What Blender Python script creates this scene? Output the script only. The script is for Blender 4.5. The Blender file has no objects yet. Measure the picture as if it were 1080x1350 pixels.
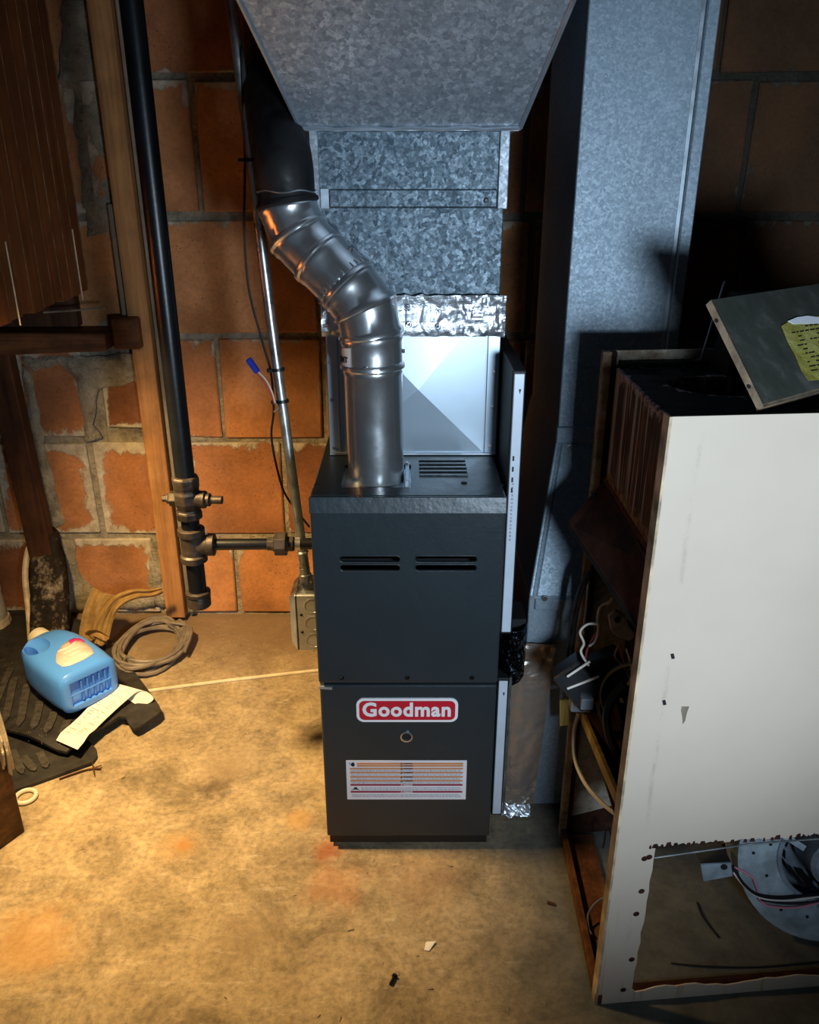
import bpy, bmesh, math, random
from mathutils import Vector, Matrix, noise as mnoise
random.seed(7)
SC = bpy.context.scene
COL = SC.collection

# ------------------------------------------------------------------ camera
PITCH = math.radians(22.8)
ST, CT = math.sin(PITCH), math.cos(PITCH)
FPX, CAM_Z = 1081.0, 1.455
cam_d = bpy.data.cameras.new('camera')
cam_d.sensor_fit = 'HORIZONTAL'; cam_d.sensor_width = 36.0
cam_d.lens = 36.0 * FPX / 1080.0
cam_d.clip_start = 0.02
cam = bpy.data.objects.new('camera', cam_d); COL.objects.link(cam)
cam.location = (0, 0, CAM_Z)
cam.rotation_euler = (math.radians(90) - PITCH, 0, 0)
SC.camera = cam

# ------------------------------------------------------------------ world, lamps, exposure
W = bpy.data.worlds.new('world'); SC.world = W; W.use_nodes = True
W.node_tree.nodes['Background'].inputs[0].default_value = (0.55, 0.72, 1.0, 1)
W.node_tree.nodes['Background'].inputs[1].default_value = 0.045

def lamp(name, kind, loc, aim, power, color, size, angle=None, blend=0.5):
    d = bpy.data.lights.new(name, kind); d.energy = power; d.color = color
    if kind == 'SPOT':
        d.spot_size = math.radians(angle); d.spot_blend = blend; d.shadow_soft_size = size
    elif kind == 'AREA':
        d.size = size
    else:
        d.shadow_soft_size = size
    o = bpy.data.objects.new(name, d); COL.objects.link(o); o.location = loc
    o.rotation_euler = (Vector(aim) - Vector(loc)).to_track_quat('-Z', 'Y').to_euler()
    return o
lamp('warm_work_lamp', 'SPOT', (-0.87, 1.47, 1.30), (-0.74, 1.82, 0.0), 190, (1.0, 0.66, 0.28), 0.07, 116, 1.0)
lamp('cool_work_lamp', 'SPOT', (0.42, -0.10, 1.12), (0.30, 1.60, 0.98), 92, (0.67, 0.83, 1.0), 0.11, 86, 0.9)
VS = SC.view_settings
VS.view_transform = 'Standard'; VS.look = 'None'; VS.gamma = 1.0; VS.use_curve_mapping = False
VS.exposure = 0.0

# ------------------------------------------------------------------ geometry helpers
def at(px, py, Y=None, X=None, Z=None, pl=None):
    """Point of the place seen at a pixel, on the plane Y= / X= / Z= (or plane (point, normal))."""
    u, v = (px - 540) / FPX, (py - 675) / FPX
    d = Vector((u, CT - v * ST, -ST - v * CT)); o = Vector((0, 0, CAM_Z))
    if Y is not None: t = Y / d.y
    elif X is not None: t = X / d.x
    elif Z is not None: t = (Z - CAM_Z) / d.z
    else: t = (pl[0] - o).dot(pl[1]) / d.dot(pl[1])
    return o + d * t

OFF = {}
def root(name, loc, label, cat, group=None):
    o = bpy.data.objects.new(name, None); COL.objects.link(o); o.location = loc
    o.empty_display_size = 0.05
    o['label'] = label; o['category'] = cat
    if group: o['group'] = group
    OFF[o.name] = Vector(loc)
    return o
def tag(o, label=None, cat=None, group=None, kind=None):
    if label: o['label'] = label
    if cat: o['category'] = cat
    if group: o['group'] = group
    if kind: o['kind'] = kind
    return o

class MB:
    def __init__(s): s.bm = bmesh.new()
    def box(s, x0, x1, y0, y1, z0, z1):
        vs = [s.bm.verts.new((x, y, z)) for x in (x0, x1) for y in (y0, y1) for z in (z0, z1)]
        for f in ((0,1,3,2),(4,6,7,5),(0,4,5,1),(2,3,7,6),(0,2,6,4),(1,5,7,3)):
            s.bm.faces.new([vs[i] for i in f])
        return s
    def hexa(s, a, b):                                # two quads -> solid
        va = [s.bm.verts.new(p) for p in a]; vb = [s.bm.verts.new(p) for p in b]
        n = len(va)
        s.bm.faces.new(va[::-1]); s.bm.faces.new(vb)
        for i in range(n): s.bm.faces.new((va[i], va[(i+1)%n], vb[(i+1)%n], vb[i]))
        return s
    def prism(s, pts, vec):
        vec = Vector(vec)
        return s.hexa([Vector(p) for p in pts], [Vector(p) + vec for p in pts])
    def bar(s, p, q, w, h, up=(0,0,1)):
        p, q, up = Vector(p), Vector(q), Vector(up)
        d = (q - p).normalized(); x = d.cross(up).normalized(); y = x.cross(d).normalized()
        f = lambda c: [c + x*w/2*a + y*h/2*b for a, b in ((-1,-1),(1,-1),(1,1),(-1,1))]
        return s.hexa(f(p), f(q))
    def tube(s, pts, r, n=10, caps=True, closed=False):
        pts = [Vector(p) for p in pts]; m = len(pts)
        rr = r if isinstance(r, (list, tuple)) else [r] * m
        tans = []
        for i in range(m):
            if closed: t = pts[(i+1)%m] - pts[i-1]
            elif i == 0: t = pts[1] - pts[0]
            elif i == m-1: t = pts[-1] - pts[-2]
            else: t = (pts[i+1] - pts[i]).normalized() + (pts[i] - pts[i-1]).normalized()
            if t.length < 1e-9: t = tans[-1] if tans else Vector((0,0,1))
            tans.append(t.normalized())
        ref = Vector((0,0,1)) if abs(tans[0].z) < 0.9 else Vector((1,0,0))
        x = tans[0].cross(ref).normalized(); rings = []
        for i in range(m):
            x = (x - tans[i] * x.dot(tans[i])).normalized(); y = tans[i].cross(x)
            rings.append([s.bm.verts.new(pts[i] + (x*math.cos(2*math.pi*k/n) + y*math.sin(2*math.pi*k/n)) * rr[i]) for k in range(n)])
        for i in range(m if closed else m-1):
            a, b = rings[i], rings[(i+1)%m]
            for k in range(n): s.bm.faces.new((a[k], a[(k+1)%n], b[(k+1)%n], b[k]))
        if caps and not closed:
            s.bm.faces.new(rings[0][::-1]); s.bm.faces.new(rings[-1])
        return s
    def lathe(s, prof, o, axis, n=20, caps=True):
        o, ax = Vector(o), Vector(axis).normalized()
        return s.tube([o + ax*h for h, r in prof], [max(r, 1e-4) for h, r in prof], n, caps) if False else s._lathe(prof, o, ax, n, caps)
    def _lathe(s, prof, o, ax, n, caps):
        ref = Vector((0,0,1)) if abs(ax.z) < 0.9 else Vector((1,0,0))
        x = ax.cross(ref).normalized(); y = ax.cross(x); rings = []
        for h, r in prof:
            rings.append([s.bm.verts.new(o + ax*h + (x*math.cos(2*math.pi*k/n) + y*math.sin(2*math.pi*k/n))*r) for k in range(n)])
        for a, b in zip(rings, rings[1:]):
            for k in range(n): s.bm.faces.new((a[k], a[(k+1)%n], b[(k+1)%n], b[k]))
        if caps: s.bm.faces.new(rings[0][::-1]); s.bm.faces.new(rings[-1])
        return s
    def grid(s, f, nu, nv):
        vs = [[s.bm.verts.new(f(i/nu, j/nv)) for j in range(nv+1)] for i in range(nu+1)]
        for i in range(nu):
            for j in range(nv): s.bm.faces.new((vs[i][j], vs[i+1][j], vs[i+1][j+1], vs[i][j+1]))
        return s
    def sheet(s, outline, zf, thick, cuts=0):
        """flat outline (x, y) -> bent sheet with thickness."""
        vs = [s.bm.verts.new((p[0], p[1], 0)) for p in outline]
        f = s.bm.faces.new(vs)
        if f.normal.z < 0: f.normal_flip()
        if cuts:
            bmesh.ops.triangulate(s.bm, faces=s.bm.faces[:])
            for _ in range(cuts):
                bmesh.ops.subdivide_edges(s.bm, edges=[e for e in s.bm.edges if e.calc_length() > 0.05], cuts=1, use_grid_fill=True)
                bmesh.ops.triangulate(s.bm, faces=s.bm.faces[:])
        for v in s.bm.verts: v.co.z = zf(v.co.x, v.co.y)
        top = s.bm.faces[:]
        r = bmesh.ops.extrude_face_region(s.bm, geom=top)
        for e in r['geom']:
            if isinstance(e, bmesh.types.BMVert): e.co.z += thick
        return s
    def screw(s, p, axis, r=0.005, h=0.004, n=8):
        return s.lathe([(0, r*1.3), (h*0.3, r*1.3), (h*0.35, r), (h, r*0.75)], p, axis, n)
    def done(s, name, mat, parent=None, smooth=False, bevel=0.0, seg=1, kind=None, label=None):
        bm = s.bm
        if bevel:
            bmesh.ops.recalc_face_normals(bm, faces=bm.faces[:])
            es = [e for e in bm.edges if len(e.link_faces) == 2 and e.calc_face_angle(0) > 0.5]
            bmesh.ops.bevel(bm, geom=es, offset=bevel, segments=seg, affect='EDGES', profile=0.6)
        bmesh.ops.recalc_face_normals(bm, faces=bm.faces[:])
        me = bpy.data.meshes.new(name)
        if parent is not None: off = OFF[parent.name]
        else:
            cs = [v.co for v in bm.verts]
            lo = Vector([min(c[i] for c in cs) for i in range(3)]); hi = Vector([max(c[i] for c in cs) for i in range(3)])
            off = Vector(((lo.x+hi.x)/2, (lo.y+hi.y)/2, lo.z))
        bmesh.ops.translate(bm, verts=bm.verts[:], vec=-off)
        bm.to_mesh(me); bm.free()
        if mat: me.materials.append(mat)
        if smooth:
            me.polygons.foreach_set('use_smooth', [True]*len(me.polygons))
            if smooth != 'all':
                try: me.set_sharp_from_angle(angle=math.radians(40))
                except Exception: pass
        o = bpy.data.objects.new(name, me); COL.objects.link(o)
        if parent is not None:
            o.parent = parent
        else: o.location = off
        OFF[o.name] = off
        if kind: o['kind'] = kind
        if label: o['label'] = label
        return o

def cut(o, cutters):
    """boolean-subtract MB solids (world coordinates) from object o."""
    off = OFF[o.name]
    for c in cutters:
        bmesh.ops.recalc_face_normals(c.bm, faces=c.bm.faces[:])
        bmesh.ops.translate(c.bm, verts=c.bm.verts[:], vec=-off)
        me = bpy.data.meshes.new('tmp'); c.bm.to_mesh(me); c.bm.free()
        t = bpy.data.objects.new('tmp', me); COL.objects.link(t)
        t.parent = o.parent; t.location = o.location
        m = o.modifiers.new('b', 'BOOLEAN'); m.object = t; m.operation = 'DIFFERENCE'; m.solver = 'EXACT'
        bpy.context.view_layer.update()
        ev = o.evaluated_get(bpy.context.evaluated_depsgraph_get())
        nm = bpy.data.meshes.new_from_object(ev)
        o.modifiers.clear(); old = o.data; o.data = nm; nm.name = old.name
        bpy.data.objects.remove(t)
    return o

def slot_mb(x0, x1, z0, z1, y0, y1, n=8):
    """rounded slot solid along x, cut through y."""
    r = (z1 - z0)/2; zc = (z0+z1)/2; pts = []
    for k in range(n+1):
        a = -math.pi/2 + math.pi*k/n; pts.append((x1-r+math.cos(a)*r, y0, zc+math.sin(a)*r))
    for k in range(n+1):
        a = math.pi/2 + math.pi*k/n; pts.append((x0+r+math.cos(a)*r, y0, zc+math.sin(a)*r))
    return MB().prism(pts, (0, y1-y0, 0))

def rrect(w, h, r, n=5):
    out = []
    for cx, cy, a0 in ((w/2-r, h/2-r, 0), (-w/2+r, h/2-r, 90), (-w/2+r, -h/2+r, 180), (w/2-r, -h/2+r, 270)):
        for k in range(n+1):
            a = math.radians(a0 + 90*k/n); out.append((cx+r*math.cos(a), cy+r*math.sin(a)))
    return out

def text(body, size, o, xdir, ydir, mat, parent, name='lettering', bold=0.0, width=None, depth=0.0006, align='CENTER', spacing=1.0):
    cu = bpy.data.curves.new(name, 'FONT'); cu.body = body; cu.size = size
    cu.align_x = align; cu.align_y = 'CENTER'; cu.offset = bold; cu.extrude = depth; cu.space_character = spacing; cu.resolution_u = 3
    t = bpy.data.objects.new('t', cu); COL.objects.link(t)
    bpy.context.view_layer.update()
    me = bpy.data.meshes.new_from_object(t.evaluated_get(bpy.context.evaluated_depsgraph_get()))
    bpy.data.objects.remove(t)
    x = Vector(xdir).normalized(); y = Vector(ydir).normalized(); z = x.cross(y)
    sx = 1.0
    if width:
        xs = [v.co.x for v in me.vertices]; sx = width/(max(xs)-min(xs))
    off = OFF[parent.name]
    for v in me.vertices:
        c = v.co.copy(); v.co = Vector(o) + x*c.x*sx + y*c.y + z*c.z - off
    me.materials.clear(); me.materials.append(mat); me.name = name
    ob = bpy.data.objects.new(name, me); COL.objects.link(ob); ob.parent = parent; OFF[ob.name] = off
    return ob

def smooth_path(pts, n=6, closed=False):
    pts = [Vector(p) for p in pts]; out = []; m = len(pts)
    rng = range(m if closed else m-1)
    for i in rng:
        if closed: p0, p1, p2, p3 = pts[i-1], pts[i], pts[(i+1)%m], pts[(i+2)%m]
        else: p0, p1, p2, p3 = pts[max(i-1,0)], pts[i], pts[i+1], pts[min(i+2,m-1)]
        for k in range(n):
            t = k/n
            out.append(0.5*((2*p1) + (p2-p0)*t + (2*p0-5*p1+4*p2-p3)*t*t + (3*p1-p0-3*p2+p3)*t**3))
    if not closed: out.append(pts[-1])
    return out

# ------------------------------------------------------------------ materials
class N:
    def __init__(s, name):
        s.m = bpy.data.materials.new(name); s.m.use_nodes = True
        s.t = s.m.node_tree; s.b = s.t.nodes['Principled BSDF']
        s._p = None
    def node(s, kind, **k):
        n = s.t.nodes.new(kind)
        for a, v in k.items(): setattr(n, a, v)
        return n
    def put(s, sock, v):
        if isinstance(v, bpy.types.NodeSocket): s.t.links.new(v, sock)
        elif isinstance(v, (tuple, list)):
            v = tuple(v)
            sock.default_value = v + (1,) if (sock.type == 'RGBA' and len(v) == 3) else v
        else: sock.default_value = v
    def pos(s):
        if s._p is None: s._p = s.node('ShaderNodeNewGeometry').outputs['Position']
        return s._p
    def gen(s): return s.node('ShaderNodeTexCoord').outputs['Generated']
    def rnd(s): return s.node('ShaderNodeObjectInfo').outputs['Random']
    def scale(s, vec, sc, loc=(0,0,0)):
        n = s.node('ShaderNodeMapping'); s.put(n.inputs['Vector'], vec)
        n.inputs['Scale'].default_value = sc; n.inputs['Location'].default_value = loc
        return n.outputs[0]
    def noise(s, scale, detail=4, rough=0.55, vec=None, dist=0.0):
        n = s.node('ShaderNodeTexNoise'); s.put(n.inputs['Vector'], vec or s.pos())
        n.inputs['Scale'].default_value = scale; n.inputs['Detail'].default_value = detail
        n.inputs['Roughness'].default_value = rough; n.inputs['Distortion'].default_value = dist
        return n.outputs[0]
    def voro(s, scale, vec=None, feature='F1', out='Color', rand=1.0):
        n = s.node('ShaderNodeTexVoronoi', feature=feature); s.put(n.inputs['Vector'], vec or s.pos())
        n.inputs['Scale'].default_value = scale; n.inputs['Randomness'].default_value = rand
        return n.outputs[out]
    def wave(s, scale, vec=None, dist=2.0, dscale=1.0, dirn='X', detail=2):
        n = s.node('ShaderNodeTexWave', bands_direction=dirn); s.put(n.inputs['Vector'], vec or s.pos())
        n.inputs['Scale'].default_value = scale; n.inputs['Distortion'].default_value = dist
        n.inputs['Detail'].default_value = detail; n.inputs['Detail Scale'].default_value = dscale
        return n.outputs['Fac']
    def ramp(s, fac, stops, interp='LINEAR'):
        n = s.node('ShaderNodeValToRGB'); n.color_ramp.interpolation = interp
        e = n.color_ramp.elements
        while len(e) < len(stops): e.new(0.5)
        for el, (p, c) in zip(e, stops):
            el.position = p
            el.color = (c, c, c, 1) if isinstance(c, (int, float)) else tuple(c) + (1,)
        s.put(n.inputs[0], fac); return n.outputs[0]
    def mix(s, a, b, f, blend='MIX'):
        n = s.node('ShaderNodeMix', data_type='RGBA', blend_type=blend)
        s.put(n.inputs[0], f); s.put(n.inputs[6], a); s.put(n.inputs[7], b); return n.outputs[2]
    def math(s, op, a, b=0.0, c=None, clamp=False):
        n = s.node('ShaderNodeMath', operation=op, use_clamp=clamp)
        s.put(n.inputs[0], a); s.put(n.inputs[1], b)
        if c is not None: s.put(n.inputs[2], c)
        return n.outputs[0]
    def sep(s, v):
        n = s.node('ShaderNodeSeparateXYZ'); s.put(n.inputs[0], v); return n.outputs
    def sstep(s, x, lo, hi):
        n = s.node('ShaderNodeMapRange', interpolation_type='SMOOTHSTEP'); s.put(n.inputs[0], x)
        n.inputs[1].default_value = lo; n.inputs[2].default_value = hi; return n.outputs[0]
    def dist(s, p, vec=None):
        n = s.node('ShaderNodeVectorMath', operation='DISTANCE'); s.put(n.inputs[0], vec or s.pos()); n.inputs[1].default_value = p
        return n.outputs['Value']
    def bump(s, h, strength=0.3, d=0.01, normal=None):
        n = s.node('ShaderNodeBump'); s.put(n.inputs['Height'], h)
        n.inputs['Strength'].default_value = strength; n.inputs['Distance'].default_value = d
        if normal is not None: s.put(n.inputs['Normal'], normal)
        return n.outputs[0]
    def out(s, color, rough=0.5, metal=0.0, normal=None, spec=None, coat=None, alpha=None):
        s.put(s.b.inputs['Base Color'], color); s.put(s.b.inputs['Roughness'], rough); s.put(s.b.inputs['Metallic'], metal)
        if normal is not None: s.put(s.b.inputs['Normal'], normal)
        if spec is not None: s.put(s.b.inputs['Specular IOR Level'], spec)
        if coat is not None: s.put(s.b.inputs['Coat Weight'], coat)
        return s.m

def simple(name, c, rough=0.5, metal=0.0, var=0.12, scale=20, bs=0.0, bscale=80, spec=None):
    n = N(name); f = n.noise(scale, 5, 0.6)
    lo = tuple(x*(1-var*2) for x in c); hi = tuple(min(1, x*(1+var)) for x in c)
    nm = n.bump(n.noise(bscale, 3), bs, 0.002) if bs else None
    return n.out(n.ramp(f, [(0.3, lo), (0.7, hi)]), rough, metal, nm, spec)

def m_floor():
    n = N('concrete_floor')
    big = n.noise(1.6, 5, 0.6); mid = n.noise(9, 8, 0.68, dist=0.4); fine = n.noise(70, 6, 0.7)
    c = n.ramp(n.math('ADD', n.math('MULTIPLY', big, 0.4), n.math('MULTIPLY', mid, 0.6)),
               [(0.33, (.235,.175,.105)), (0.5, (.385,.295,.175)), (0.66, (.51,.40,.245))])
    c = n.mix(c, n.ramp(fine, [(0.34, .5), (0.58, 1.08)]), 0.7, 'MULTIPLY')
    scr = n.noise(12, 6, 0.75, vec=n.scale(n.pos(), (1, 3.2, 1)))
    c = n.mix(c, (.55,.47,.35), n.math('MULTIPLY', n.sstep(scr, 0.56, 0.66), 0.45))
    blot = n.noise(5.5, 9, 0.75, dist=.8)
    c = n.mix(c, n.ramp(blot, [(.36, .55), (.52, 1.0), (.66, 1.14)]), .9, 'MULTIPLY')
    c = n.mix(c, (.13,.095,.06), n.math('MULTIPLY', n.sstep(n.noise(34, 7, 0.85), 0.60, 0.70), 0.7))
    c = n.mix(c, (.60,.52,.38), n.math('MULTIPLY', n.sstep(n.noise(46, 7, 0.85, vec=n.scale(n.pos(), (1,1,1), (5,3,0))), 0.60, 0.70), 0.5))
    def stain(c, px, py, r, col, amt, ns=14):
        p = at(px, py, Z=0)
        d = n.math('ADD', n.dist((p.x, p.y, 0)), n.math('MULTIPLY', n.math('SUBTRACT', n.noise(ns, 5, 0.7), 0.5), r*1.6))
        return n.mix(c, col, n.math('MULTIPLY', n.sstep(d, r, r*0.15), amt))
    c = stain(c, 445, 1165, 0.10, (.42,.16,.06), 0.4)
    c = stain(c, 430, 1120, 0.05, (.30,.07,.02), 0.7)
    c = stain(c, 240, 1115, 0.03, (.32,.13,.03), 0.8)
    c = stain(c, 235, 1115, 0.07, (.46,.27,.10), 0.45)
    c = stain(c, 40, 1245, 0.14, (.46,.24,.07), 0.55)
    c = stain(c, 395, 1080, 0.05, (.50,.27,.08), 0.5)
    c = stain(c, 285, 1038, 0.06, (.085,.062,.04), 0.85, 40)
    c = stain(c, 300, 1010, 0.11, (.28,.20,.12), 0.6, 30)
    c = stain(c, 330, 1235, 0.11, (.24,.17,.10), 0.5, 30)
    c = stain(c, 560, 1160, 0.12, (.30,.17,.09), 0.4, 25)
    # damp dirt by the wall foot
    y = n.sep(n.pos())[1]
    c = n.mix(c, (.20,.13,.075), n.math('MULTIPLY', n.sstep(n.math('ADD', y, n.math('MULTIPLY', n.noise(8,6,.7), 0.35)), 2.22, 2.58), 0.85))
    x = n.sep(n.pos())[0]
    c = n.mix(c, n.ramp(n.noise(16, 6, .7), [(.35, (.050,.056,.055)), (.65, (.098,.106,.100))]), n.math('MULTIPLY', n.sstep(n.math('ADD', x, n.math('MULTIPLY', n.noise(5,5), 0.2)), 0.14, 0.52), 0.9))  # dark cool grey to the right: dimmer light painted into the floor colour
    nm = n.bump(fine, 0.35, 0.004); nm = n.bump(mid, 0.35, 0.012, nm)
    return n.out(c, n.ramp(mid, [(0.3, .9), (0.7, .7)]), 0, nm, 0.25)

def m_mortar():
    n = N('mortar'); a = n.noise(14, 8, 0.7); f = n.noise(60, 6, 0.7)
    c = n.ramp(a, [(0.3, (.18,.15,.11)), (0.5, (.40,.345,.25)), (0.7, (.56,.49,.37))])
    crack = n.sstep(n.voro(9, vec=n.mix(n.pos(), n.node('ShaderNodeTexNoise').outputs['Color'], 0.06), feature='DISTANCE_TO_EDGE', out='Distance'), 0.0, 0.02)
    c = n.mix(c, n.ramp(crack, [(0, .5), (1, 1)]), 0.5, 'MULTIPLY')
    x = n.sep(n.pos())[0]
    c = n.mix(c, (.03,.028,.026), n.math('MULTIPLY', n.sstep(n.math('ADD', x, n.math('MULTIPLY', a, .4)), .35, .7), .85))  # mortar darkens to the right as well, painted shade of the unlit wall
    nm = n.bump(f, 0.8, 0.010); nm = n.bump(a, 0.9, 0.035, nm)
    return n.out(c, 0.95, 0, nm, 0.15)

def m_brick():
    n = N('clay_brick'); g = n.sep(n.gen()); P = n.sep(n.pos())
    ex = n.math('MINIMUM', g[0], n.math('SUBTRACT', 1.0, g[0])); ez = n.math('MINIMUM', g[2], n.math('SUBTRACT', 1.02, g[2]))
    e = n.math('MINIMUM', ex, ez)
    nz = n.math('SUBTRACT', n.math('ADD', n.math('MULTIPLY', n.noise(8, 8, 0.65), .62), n.math('MULTIPLY', n.noise(30, 8, 0.75, vec=n.scale(n.pos(), (1.3, 1.3, .6))), .38)), 0.5)
    left = n.math('MULTIPLY', n.sstep(P[0], -0.78, -0.86), 0.09)
    top = n.math('MULTIPLY', n.sstep(g[2], 0.6, 1.0), 0.075)
    k = n.math('SUBTRACT', n.math('ADD', e, n.math('MULTIPLY', nz, 0.75)), n.math('ADD', left, top))
    smear = n.sstep(k, 0.0, -0.05)
    r = n.rnd()
    base = n.ramp(r, [(0.0, (.22,.085,.040)), (0.25, (.46,.195,.080)), (0.65, (.60,.27,.105)), (1.0, (.34,.13,.055))])
    v = n.noise(5, 6, 0.6)
    base = n.mix(base, n.ramp(v, [(0.3, .5), (0.7, 1.25)]), 0.85, 'MULTIPLY')
    base = n.mix(base, n.ramp(n.noise(90, 4, .7), [(0.35, .75), (0.6, 1.05)]), 0.7, 'MULTIPLY')
    pit = n.sstep(n.voro(75, out='Distance'), 0.17, 0.08)
    pit = n.math('MULTIPLY', pit, n.sstep(n.noise(6, 3), 0.45, 0.6))
    base = n.mix(base, (.06,.025,.012), n.math('MULTIPLY', pit, 0.8))
    mc = n.ramp(n.noise(30, 6, .7), [(0.3, (.28,.23,.165)), (0.7, (.58,.51,.39))])
    c = n.mix(base, mc, smear)
    soot_shade = n.sstep(n.math('ADD', P[0], n.math('MULTIPLY', nz, .5)), .15, .5)
    c = n.mix(c, (.018,.015,.014), n.math('MULTIPLY', soot_shade, .8))  # near black to the right: shade of the unlit wall put into the colour
    h = n.math('ADD', n.math('MULTIPLY', smear, 0.6), n.math('MULTIPLY', n.noise(80, 5, .7), 0.5))
    h = n.math('SUBTRACT', h, n.math('MULTIPLY', pit, 0.5))
    return n.out(c, 0.9, 0, n.bump(h, 0.6, 0.006), 0.2)

def m_galv(name, lo, hi, scale=120, metal=0.75, rough=0.42, tint=None):
    n = N(name)
    nn = n.node('ShaderNodeTexNoise'); n.put(nn.inputs['Vector'], n.pos()); nn.inputs['Scale'].default_value = 90; nn.inputs['Detail'].default_value = 3
    w = n.node('ShaderNodeVectorMath', operation='MULTIPLY_ADD'); n.put(w.inputs[0], nn.outputs['Color']); w.inputs[1].default_value = (.012,)*3; n.put(w.inputs[2], n.pos())
    v = n.sep(n.voro(scale, vec=w.outputs[0]))[0]
    v2 = n.sep(n.voro(scale*2.1, vec=w.outputs[0]))[1]
    f = n.math('ADD', n.math('MULTIPLY', v, 0.65), n.math('MULTIPLY', v2, 0.35))
    c = n.ramp(f, [(0.1, lo), (0.6, tuple((a*1.2+b*.8)/2 for a, b in zip(lo, hi))), (0.95, hi)])
    d = n.noise(4, 6, .65)
    c = n.mix(c, n.ramp(d, [(0.3, .72), (0.65, 1.0)]), 0.6, 'MULTIPLY')
    rg = n.math('ADD', n.math('MULTIPLY', f, -0.12), rough + 0.06)
    return n.out(c, rg, metal, n.bump(n.math('ADD', d, n.math('MULTIPLY', f, .15)), 0.12, 0.01))

def m_metal(name, c, rough, metal=1.0, bump=0.04, var=0.15, rv=0.25):
    n = N(name); d = n.noise(7, 5, .6); s = n.noise(30, 4, .6)
    col = n.mix(c, n.ramp(s, [(0.3, 1-var), (0.7, 1.0)]), 1.0, 'MULTIPLY')
    return n.out(col, n.ramp(s, [(0.3, rough*(1-rv)), (0.7, rough*(1+rv))]), metal, n.bump(d, bump, 0.02))

def m_foil(name, c, rough=0.25, scale=28, st=0.9, metal=0.95):
    n = N(name)
    a = n.noise(scale, 4, .55, dist=1.2); b = n.voro(scale*1.3, feature='DISTANCE_TO_EDGE', out='Distance', vec=n.scale(n.pos(), (1, 1, 0.6)))
    h = n.math('ADD', a, n.math('MULTIPLY', n.sstep(b, 0, .15), .25))
    return n.out(n.mix(c, n.ramp(a, [(0.3, .8), (0.7, 1)]), .6, 'MULTIPLY'), rough, metal, n.bump(h, st, 0.02))

def m_wood(name, lo, hi, axis=2, scale=1.0, rough=0.65, dirt=0.3):
    n = N(name); sc = [26*scale]*3; sc[axis] = 1.6*scale
    v = n.scale(n.pos(), tuple(sc))
    g = n.noise(1.0, 6, .62, vec=v, dist=0.6); g2 = n.noise(3.5, 4, .6, vec=v)
    c = n.ramp(n.math('ADD', n.math('MULTIPLY', g, .7), n.math('MULTIPLY', g2, .3)), [(0.35, lo), (0.62, hi)])
    c = n.mix(c, n.ramp(n.noise(5, 6, .7), [(0.35, 1-dirt*1.6), (0.6, 1.0)]), 1.0, 'MULTIPLY')
    return n.out(c, rough, 0, n.bump(g2, 0.25, 0.004), 0.25)

def m_rust(name, dark, mid, light, streak=False, rough=0.85):
    n = N(name); a = n.noise(12, 8, .72); b = n.noise(60, 5, .7)
    c = n.ramp(n.math('ADD', n.math('MULTIPLY', a, .7), n.math('MULTIPLY', b, .3)), [(0.35, dark), (0.52, mid), (0.68, light)])
    if streak:
        st = n.noise(1, 5, .6, vec=n.scale(n.pos(), (30, 55, 3)))
        c = n.mix(c, (.03,.028,.022), n.math('MULTIPLY', n.sstep(st, .45, .55), .85))
        z = n.sep(n.pos())[2]
        st2 = n.noise(1, 4, .6, vec=n.scale(n.pos(), (30, 90, 2.2), (3, 1, 2)))
        mask = n.math('MULTIPLY', n.sstep(st2, .54, .60), 0.8)
        c = n.mix(c, (.42,.36,.29), mask)
        crust = n.sstep(n.math('ADD', z, n.math('MULTIPLY', n.noise(40, 5, .7), .07)), .965, .945)
        c = n.mix(c, n.ramp(b, [(0.4, (.10,.045,.012)), (0.65, (.42,.26,.10))]), crust)
        scab = n.math('MULTIPLY', n.sstep(n.math('ADD', z, n.math('MULTIPLY', n.noise(30, 6, .75), .12)), 1.155, 1.185), n.sstep(n.noise(45, 6, .7), .42, .55))
        c = n.mix(c, (.48,.40,.38), scab)
    nm = n.bump(b, .5, .004); nm = n.bump(a, .5, .01, nm)
    return n.out(c, rough, 0.1, nm, 0.25)

def m_furnace():
    n = N('charcoal_enamel'); a = n.noise(140, 2, .5); d = n.noise(6, 4, .6)
    c = n.ramp(d, [(0.3, (.024,.034,.039)), (0.7, (.029,.040,.046))])
    nm = n.bump(a, 0.10, 0.003); nm = n.bump(n.noise(24, 2, .5, vec=n.scale(n.pos(), (1.6, 1, 1))), 0.10, 0.01, nm)
    return n.out(c, 0.36, 0.15, nm, 0.5)

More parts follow.
